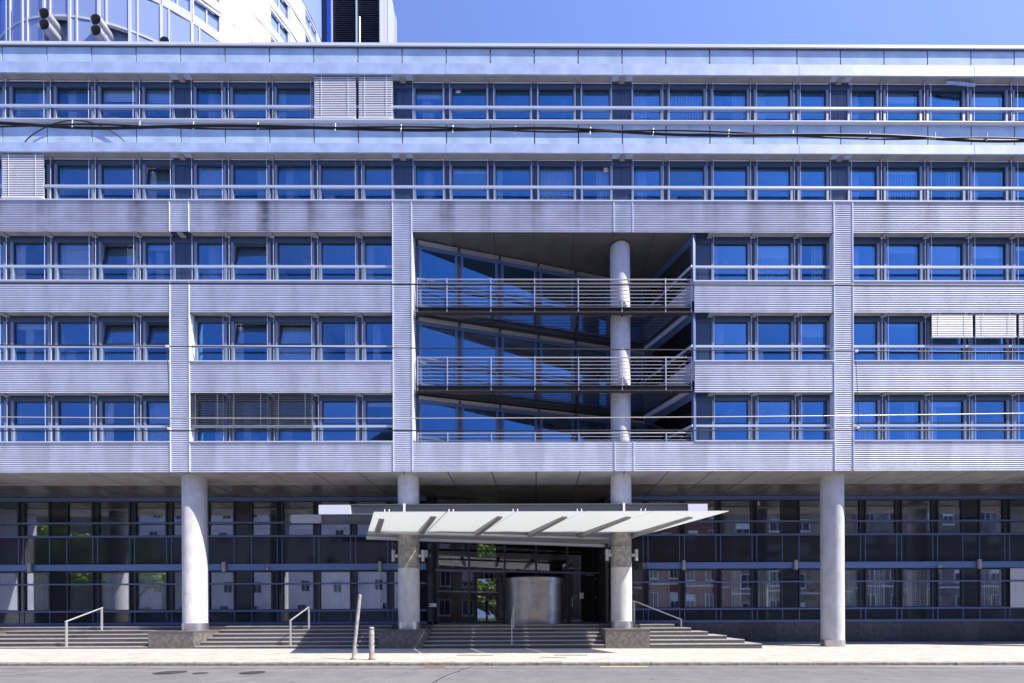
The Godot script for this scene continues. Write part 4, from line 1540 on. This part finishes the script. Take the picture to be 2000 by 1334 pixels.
# ---------------------------------------------------------------- across the street, seen in the glass
func make_opposite() -> void:
	var houses := [
		["ochre_house", "ochre house with white casements mirrored in the entrance glass", -9.0, 13.0, 15.6, M.ochre_render, 3.05, 1.45, 2.1, [1.2, 5.0, 8.8, 12.5]],
		["brick_house", "red brick house with narrow white windows mirrored right of the canopy", 13.0, 24.5, 17.4, M.brick_red, 2.6, 1.15, 2.25, [1.6, 5.6, 9.6, 13.4]],
		["cream_house", "cream plastered house with broad windows mirrored behind the sunlit column", 24.5, 41.0, 14.6, M.cream_render, 3.9, 1.9, 1.9, [1.0, 4.7, 8.3, 11.6]],
		["grey_house", "grey house with a dark roof mirrored at the right end", 41.0, 66.0, 16.5, M.grey_render, 3.3, 1.4, 2.2, [1.3, 5.2, 9.1, 12.9]]]
	for q in houses:
		var x0: float = q[2]
		var x1: float = q[3]
		var top: float = q[4]
		var z0: float = 31.0 + rng.randf_range(-0.3, 0.5)
		var h := thing(q[0], q[1], "building", Vector3(0, 0, z0), "houses across the street")
		box(h, "wall", q[5], x0, x1, -1.0, top, 0.0, 10.0)
		box(h, "eaves", M.white_joinery, x0, x1, top, top + 0.3, -0.45, 10.0)
		box(h, "string_course", M.white_joinery, x0, x1, q[9][1] - 0.75, q[9][1] - 0.55, -0.09, -0.001)
		var st := begin()
		var lo := [Vector3(x0, top + 0.3, 10.2), Vector3(x1, top + 0.3, 10.2), Vector3(x1, top + 0.3, -0.5), Vector3(x0, top + 0.3, -0.5)]
		var hi := [Vector3(x0, top + 3.2, 5.1), Vector3(x1, top + 3.2, 5.1), Vector3(x1, top + 3.2, 4.9), Vector3(x0, top + 3.2, 4.9)]
		hexa(st, lo, hi)
		finish(st, "roof", M.roof_dark, h)
		box(h, "drainpipe", M.lamp_grey, x0 + 0.3, x0 + 0.42, -0.2, top, -0.16, -0.04)
		for f in 4:
			var x := x0 + 1.2
			while x < x1 - 2.0:
				var ww: float = q[7] * rng.randf_range(0.9, 1.1)
				var wh: float = q[8] * (0.8 if f == 3 else 1.0)
				var win := empty("window", h, Vector3(x + rng.randf_range(-0.12, 0.12), q[9][f], 0))
				box(win, "pane", M.house_pane, 0.1, ww - 0.1, 0.1, wh - 0.1, -0.03, -0.01)
				for e in [[0, 0.1, 0, wh], [ww - 0.1, ww, 0, wh], [0.1, ww - 0.1, 0, 0.1], [0.1, ww - 0.1, wh - 0.1, wh], [ww / 2 - 0.035, ww / 2 + 0.035, 0.1, wh - 0.1]]:
					box(win, "frame", M.white_joinery, e[0], e[1], e[2], e[3], -0.08, -0.005)
				box(win, "sill", M.white_joinery, -0.1, ww + 0.1, -0.12, 0.0, -0.16, -0.003)
				if rng.randf() < 0.35:
					box(win, "curtain", M.curtain, 0.11, ww - 0.11, wh * rng.randf_range(0.3, 0.7), wh - 0.11, -0.036, -0.031)
				x += q[6]
	var w := thing("white_block", "white apartment block with small dark windows mirrored in the left-hand glass", "building", Vector3(-33.0, 0, 31.5))
	box(w, "wall", M.white_block, -19.0, 9.5, -1.0, 17.2, 0.0, 9.0)
	box(w, "wall", M.white_block, 9.5, 22.0, -1.0, 19.0, 1.5, 9.0)
	box(w, "roof", M.roof_dark, -19.3, 9.8, 17.2, 17.6, -0.3, 9.0)
	var rs := begin()
	hexa(rs, [Vector3(9.9, 19.0, 9.0), Vector3(22.3, 19.0, 9.0), Vector3(22.3, 19.0, 1.2), Vector3(9.9, 19.0, 1.2)], [Vector3(17.5, 24.5, 9.0), Vector3(22.0, 24.8, 9.0), Vector3(22.0, 24.8, 2.0), Vector3(17.5, 24.5, 2.0)])
	finish(rs, "roof", M.roof_dark, w)
	var far := thing("terrace_house", "long brown house behind the street trees mirrored in the left-hand glass", "building", Vector3(-53.0, 0, 33.0))
	box(far, "wall", M.ochre_render, -75.0, 0.0, -1.0, 15.0, 0.0, 9.0)
	box(far, "roof", M.roof_dark, -75.3, 0.3, 15.0, 17.0, -0.3, 9.0)
	for f in 5:
		for k in 10:
			var x := -17.2 + k * 3.4
			if k >= 8:
				x = 12.0 + (k - 8) * 4.6
			if (f * 3 + k * 5) % 7 == 0:
				continue
			x += 0.5 * ((f + k) % 3) - 0.4
			var win := empty("window", w, Vector3(x, 1.4 + f * 3.1, 1.5 if k >= 8 else 0.0))
			box(win, "pane", M.house_pane, 0, 0.95, 0, 1.35, -0.03, -0.01)
			box(win, "frame", M.white_joinery, 0.44, 0.51, 0, 1.35, -0.06, -0.031)
			box(win, "sill", M.white_joinery, -0.08, 1.03, -0.1, 0.0, -0.14, -0.003)
	# trees
	tree("leafy_tree", "leafy green street tree mirrored at the left end of the glass", Vector3(-47, gy(-47), 25.5), 10.5, 4.4, 1)
	tree("leafy_tree", "tall green street tree mirrored beside the white block", Vector3(-55.5, gy(-55), 26.0), 12.0, 5.0, 2)
	tree("leafy_tree", "green street tree mirrored farthest left in the glass", Vector3(-64.5, gy(-64), 25.0), 11.0, 4.8, 3)
	for i in 3:
		var bsh := tree("garden_bush", ["low green bush at the foot of the white block", "round green bush between the white block and the trees", "green bush under the left-hand street trees"][i], Vector3(-36.0 - i * 7.0, gy(-40), 29.5), 2.4, 1.7, 20 + i, true)
	# garden behind the lobby
	var st2 := begin()
	bx(st2, -60, 60, -0.6, 0.75, -60.0, -15.5)
	structure("garden_lawn", st2, M.lawn)
	tree("garden_tree", "bright green garden tree seen through the glazed lobby", Vector3(-6.4, 0.75, -26.0), 11.5, 5.0, 4)
	tree("garden_tree", "second bright green tree in the garden behind the lobby", Vector3(-3.2, 0.75, -33.0), 13.0, 6.0, 5)
	for i in 3:
		tree("garden_bush", ["green bush on the lawn beneath the garden tree", "green bush on the lawn between the garden trees", "green bush beside the second garden tree"][i], Vector3(-9.0 + 2.6 * i, 0.75, -25.5), 4.6, 2.6, 30 + i, true)
	for i in 4:
		tree("garden_hedge", ["tall green hedge at the back of the garden lawn", "tall hedge left of the garden's middle", "broad hedge closing the garden behind the lobby", "last tall hedge at the garden's far corner"][i], Vector3(-15.0 + 5.0 * i, 0.75, -37.0), 8.5, 4.6, 50 + i, true)
	car("parked_car", "white parked car mirrored in the entrance glass", Vector3(-7.6, gy(-7.6) - 0.085, 20.6), M.car_white)
	car("parked_car", "white parked car mirrored beside the steel entrance drum", Vector3(-0.8, gy(-0.8) - 0.085, 20.6), M.car_white)
	car("parked_car", "silver parked car mirrored right of the fanning steps", Vector3(18.2, gy(18) - 0.085, 20.6), M.car_silver)

func tree(called: String, label: String, at: Vector3, height: float, spread: float, seed_: int, bush := false) -> Node3D:
	var r := RandomNumberGenerator.new()
	r.seed = seed_ * 977
	var t := thing(called, label, "bush" if bush else "tree", at)
	var st := begin()
	var base := 0.15 if bush else height * 0.28
	var limbs := []
	if not bush:
		tube(st, [Vector3(0, -0.1, 0), Vector3(0.1, base * 0.6, 0.05), Vector3(0.05, base * 1.3, 0)], 0.2, 10)
		for i in 6:
			var a := TAU * i / 6.0 + r.randf()
			var tip := Vector3(cos(a) * spread * 0.55, height * r.randf_range(0.5, 0.85), sin(a) * spread * 0.55)
			tube(st, [Vector3(0.05, base, 0), Vector3(0.05, base, 0).lerp(tip, 0.5) + Vector3(0, 0.5, 0), tip], 0.07, 6)
	else:
		for i in 5:
			var a := TAU * i / 5.0
			tube(st, [Vector3.ZERO, Vector3(cos(a) * 0.6, height * 0.6, sin(a) * 0.6)], 0.04, 5)
	finish(st, "trunk", M.bark, t)
	# crown: many small leaf faces gathered in clumps
	var clumps := []
	for i in (14 if bush else 34):
		var d := Vector3(r.randfn(), r.randfn(), r.randfn()).normalized() * pow(r.randf(), 0.4)
		clumps.append([Vector3(d.x * spread * 0.75, base + (height - base) * (0.52 + 0.42 * d.y), d.z * spread * 0.75), r.randf_range(0.22, 0.36) * spread])
	st = begin()
	for c in clumps:
		var n := 70 if bush else 130
		for i in n:
			var d: Vector3 = Vector3(r.randfn(), r.randfn(), r.randfn()).normalized() * pow(r.randf(), 0.45) * c[1]
			var p: Vector3 = c[0] + d * Vector3(1, 0.75, 1)
			var u := Vector3(r.randfn(), r.randfn() * 0.5, r.randfn()).normalized()
			var v := u.cross(Vector3(r.randfn(), r.randfn(), r.randfn())).normalized()
			var s := r.randf_range(0.16, 0.30) * (maxf(1.0, spread / 2.2) if bush else 1.0)
			var k := r.randf_range(0.7, 1.25)
			st.set_color(Color(k * r.randf_range(0.9, 1.15), k, k * 0.8))
			quad(st, p - u * s, p - v * s * 0.6, p + u * s, p + v * s * 0.6)
	finish(st, "crown", M.leaf, t)
	return t

func car(called: String, label: String, at: Vector3, paint: Material) -> void:
	var t := thing(called, label, "car", at, "cars parked across the street")
	# cross-sections from tail to nose: [x, half width at belt, belt height, roof height, roof half width, floor]
	var secs := [[-2.1, 0.74, 0.78, 0.82, 0.60, 0.38], [-2.0, 0.83, 0.92, 1.00, 0.66, 0.25], [-1.6, 0.88, 0.97, 1.36, 0.62, 0.20], [-0.9, 0.89, 0.97, 1.47, 0.62, 0.20], [0.0, 0.89, 0.95, 1.46, 0.62, 0.20], [0.55, 0.88, 0.93, 1.30, 0.64, 0.20], [1.05, 0.87, 0.90, 0.97, 0.68, 0.20], [1.7, 0.84, 0.78, 0.84, 0.66, 0.22], [2.05, 0.74, 0.62, 0.66, 0.56, 0.28], [2.15, 0.62, 0.50, 0.52, 0.48, 0.34]]
	var body := begin()
	var glass := begin()
	for i in secs.size() - 1:
		var a: Array = secs[i]
		var b: Array = secs[i + 1]
		var cabin: bool = i >= 1 and i <= 5
		for s in [-1, 1]:
			var p := [Vector3(a[0], a[5], s * a[1] * 0.94), Vector3(b[0], b[5], s * b[1] * 0.94), Vector3(b[0], b[2], s * b[1]), Vector3(a[0], a[2], s * a[1])]
			var q := [p[3], p[2], Vector3(b[0], b[3], s * b[4]), Vector3(a[0], a[3], s * a[4])]
			if s > 0:
				quad(body, p[0], p[1], p[2], p[3])
				quad(glass if cabin else body, q[0], q[1], q[2], q[3])
			else:
				quad(body, p[3], p[2], p[1], p[0])
				quad(glass if cabin else body, q[3], q[2], q[1], q[0])
		var screen: bool = i == 1 or i == 4 or i == 5
		quad(glass if screen else body, Vector3(a[0], a[3], a[4]), Vector3(b[0], b[3], b[4]), Vector3(b[0], b[3], -b[4]), Vector3(a[0], a[3], -a[4]))
		quad(body, Vector3(a[0], a[5], -a[1] * 0.94), Vector3(b[0], b[5], -b[1] * 0.94), Vector3(b[0], b[5], b[1] * 0.94), Vector3(a[0], a[5], a[1] * 0.94))
	for e in [0, secs.size() - 1]:
		var a: Array = secs[e]
		var p := [Vector3(a[0], a[5], -a[1]), Vector3(a[0], a[5], a[1]), Vector3(a[0], a[2], a[1]), Vector3(a[0], a[2], -a[1])]
		if e > 0:
			p.reverse()
		quad(body, p[0], p[1], p[2], p[3])
	finish(body, "body", paint, t)
	finish(glass, "windows", M.car_glass, t)
	for x in [-1.35, 1.35]:
		for s in [-1, 1]:
			var w := empty("wheel", t, Vector3(x, 0.32, s * 0.80))
			w.rotation.x = PI / 2
			cyl(w, "tyre", M.rubber, 0.32, 0.2, Vector3(0, -0.1, 0), 24)
			cyl(w, "rim", M.steel, 0.2, 0.22, Vector3(0, -0.11, 0), 18)
	for s in [-1, 1]:
		box(t, "headlight", M.white_plate, 1.98, 2.10, 0.56, 0.66, s * 0.55 - 0.12, s * 0.55 + 0.12)

func _ready() -> void:
	rng.seed = 2024
	make_view()
	make_materials()
	make_street()
	make_terrace()
	make_building()
	make_tower()
	make_street_furniture()
	make_wires()
	make_opposite()
	for o in find_children("*", "MeshInstance3D", true, false):
		o.cast_shadow = GeometryInstance3D.SHADOW_CASTING_SETTING_ON
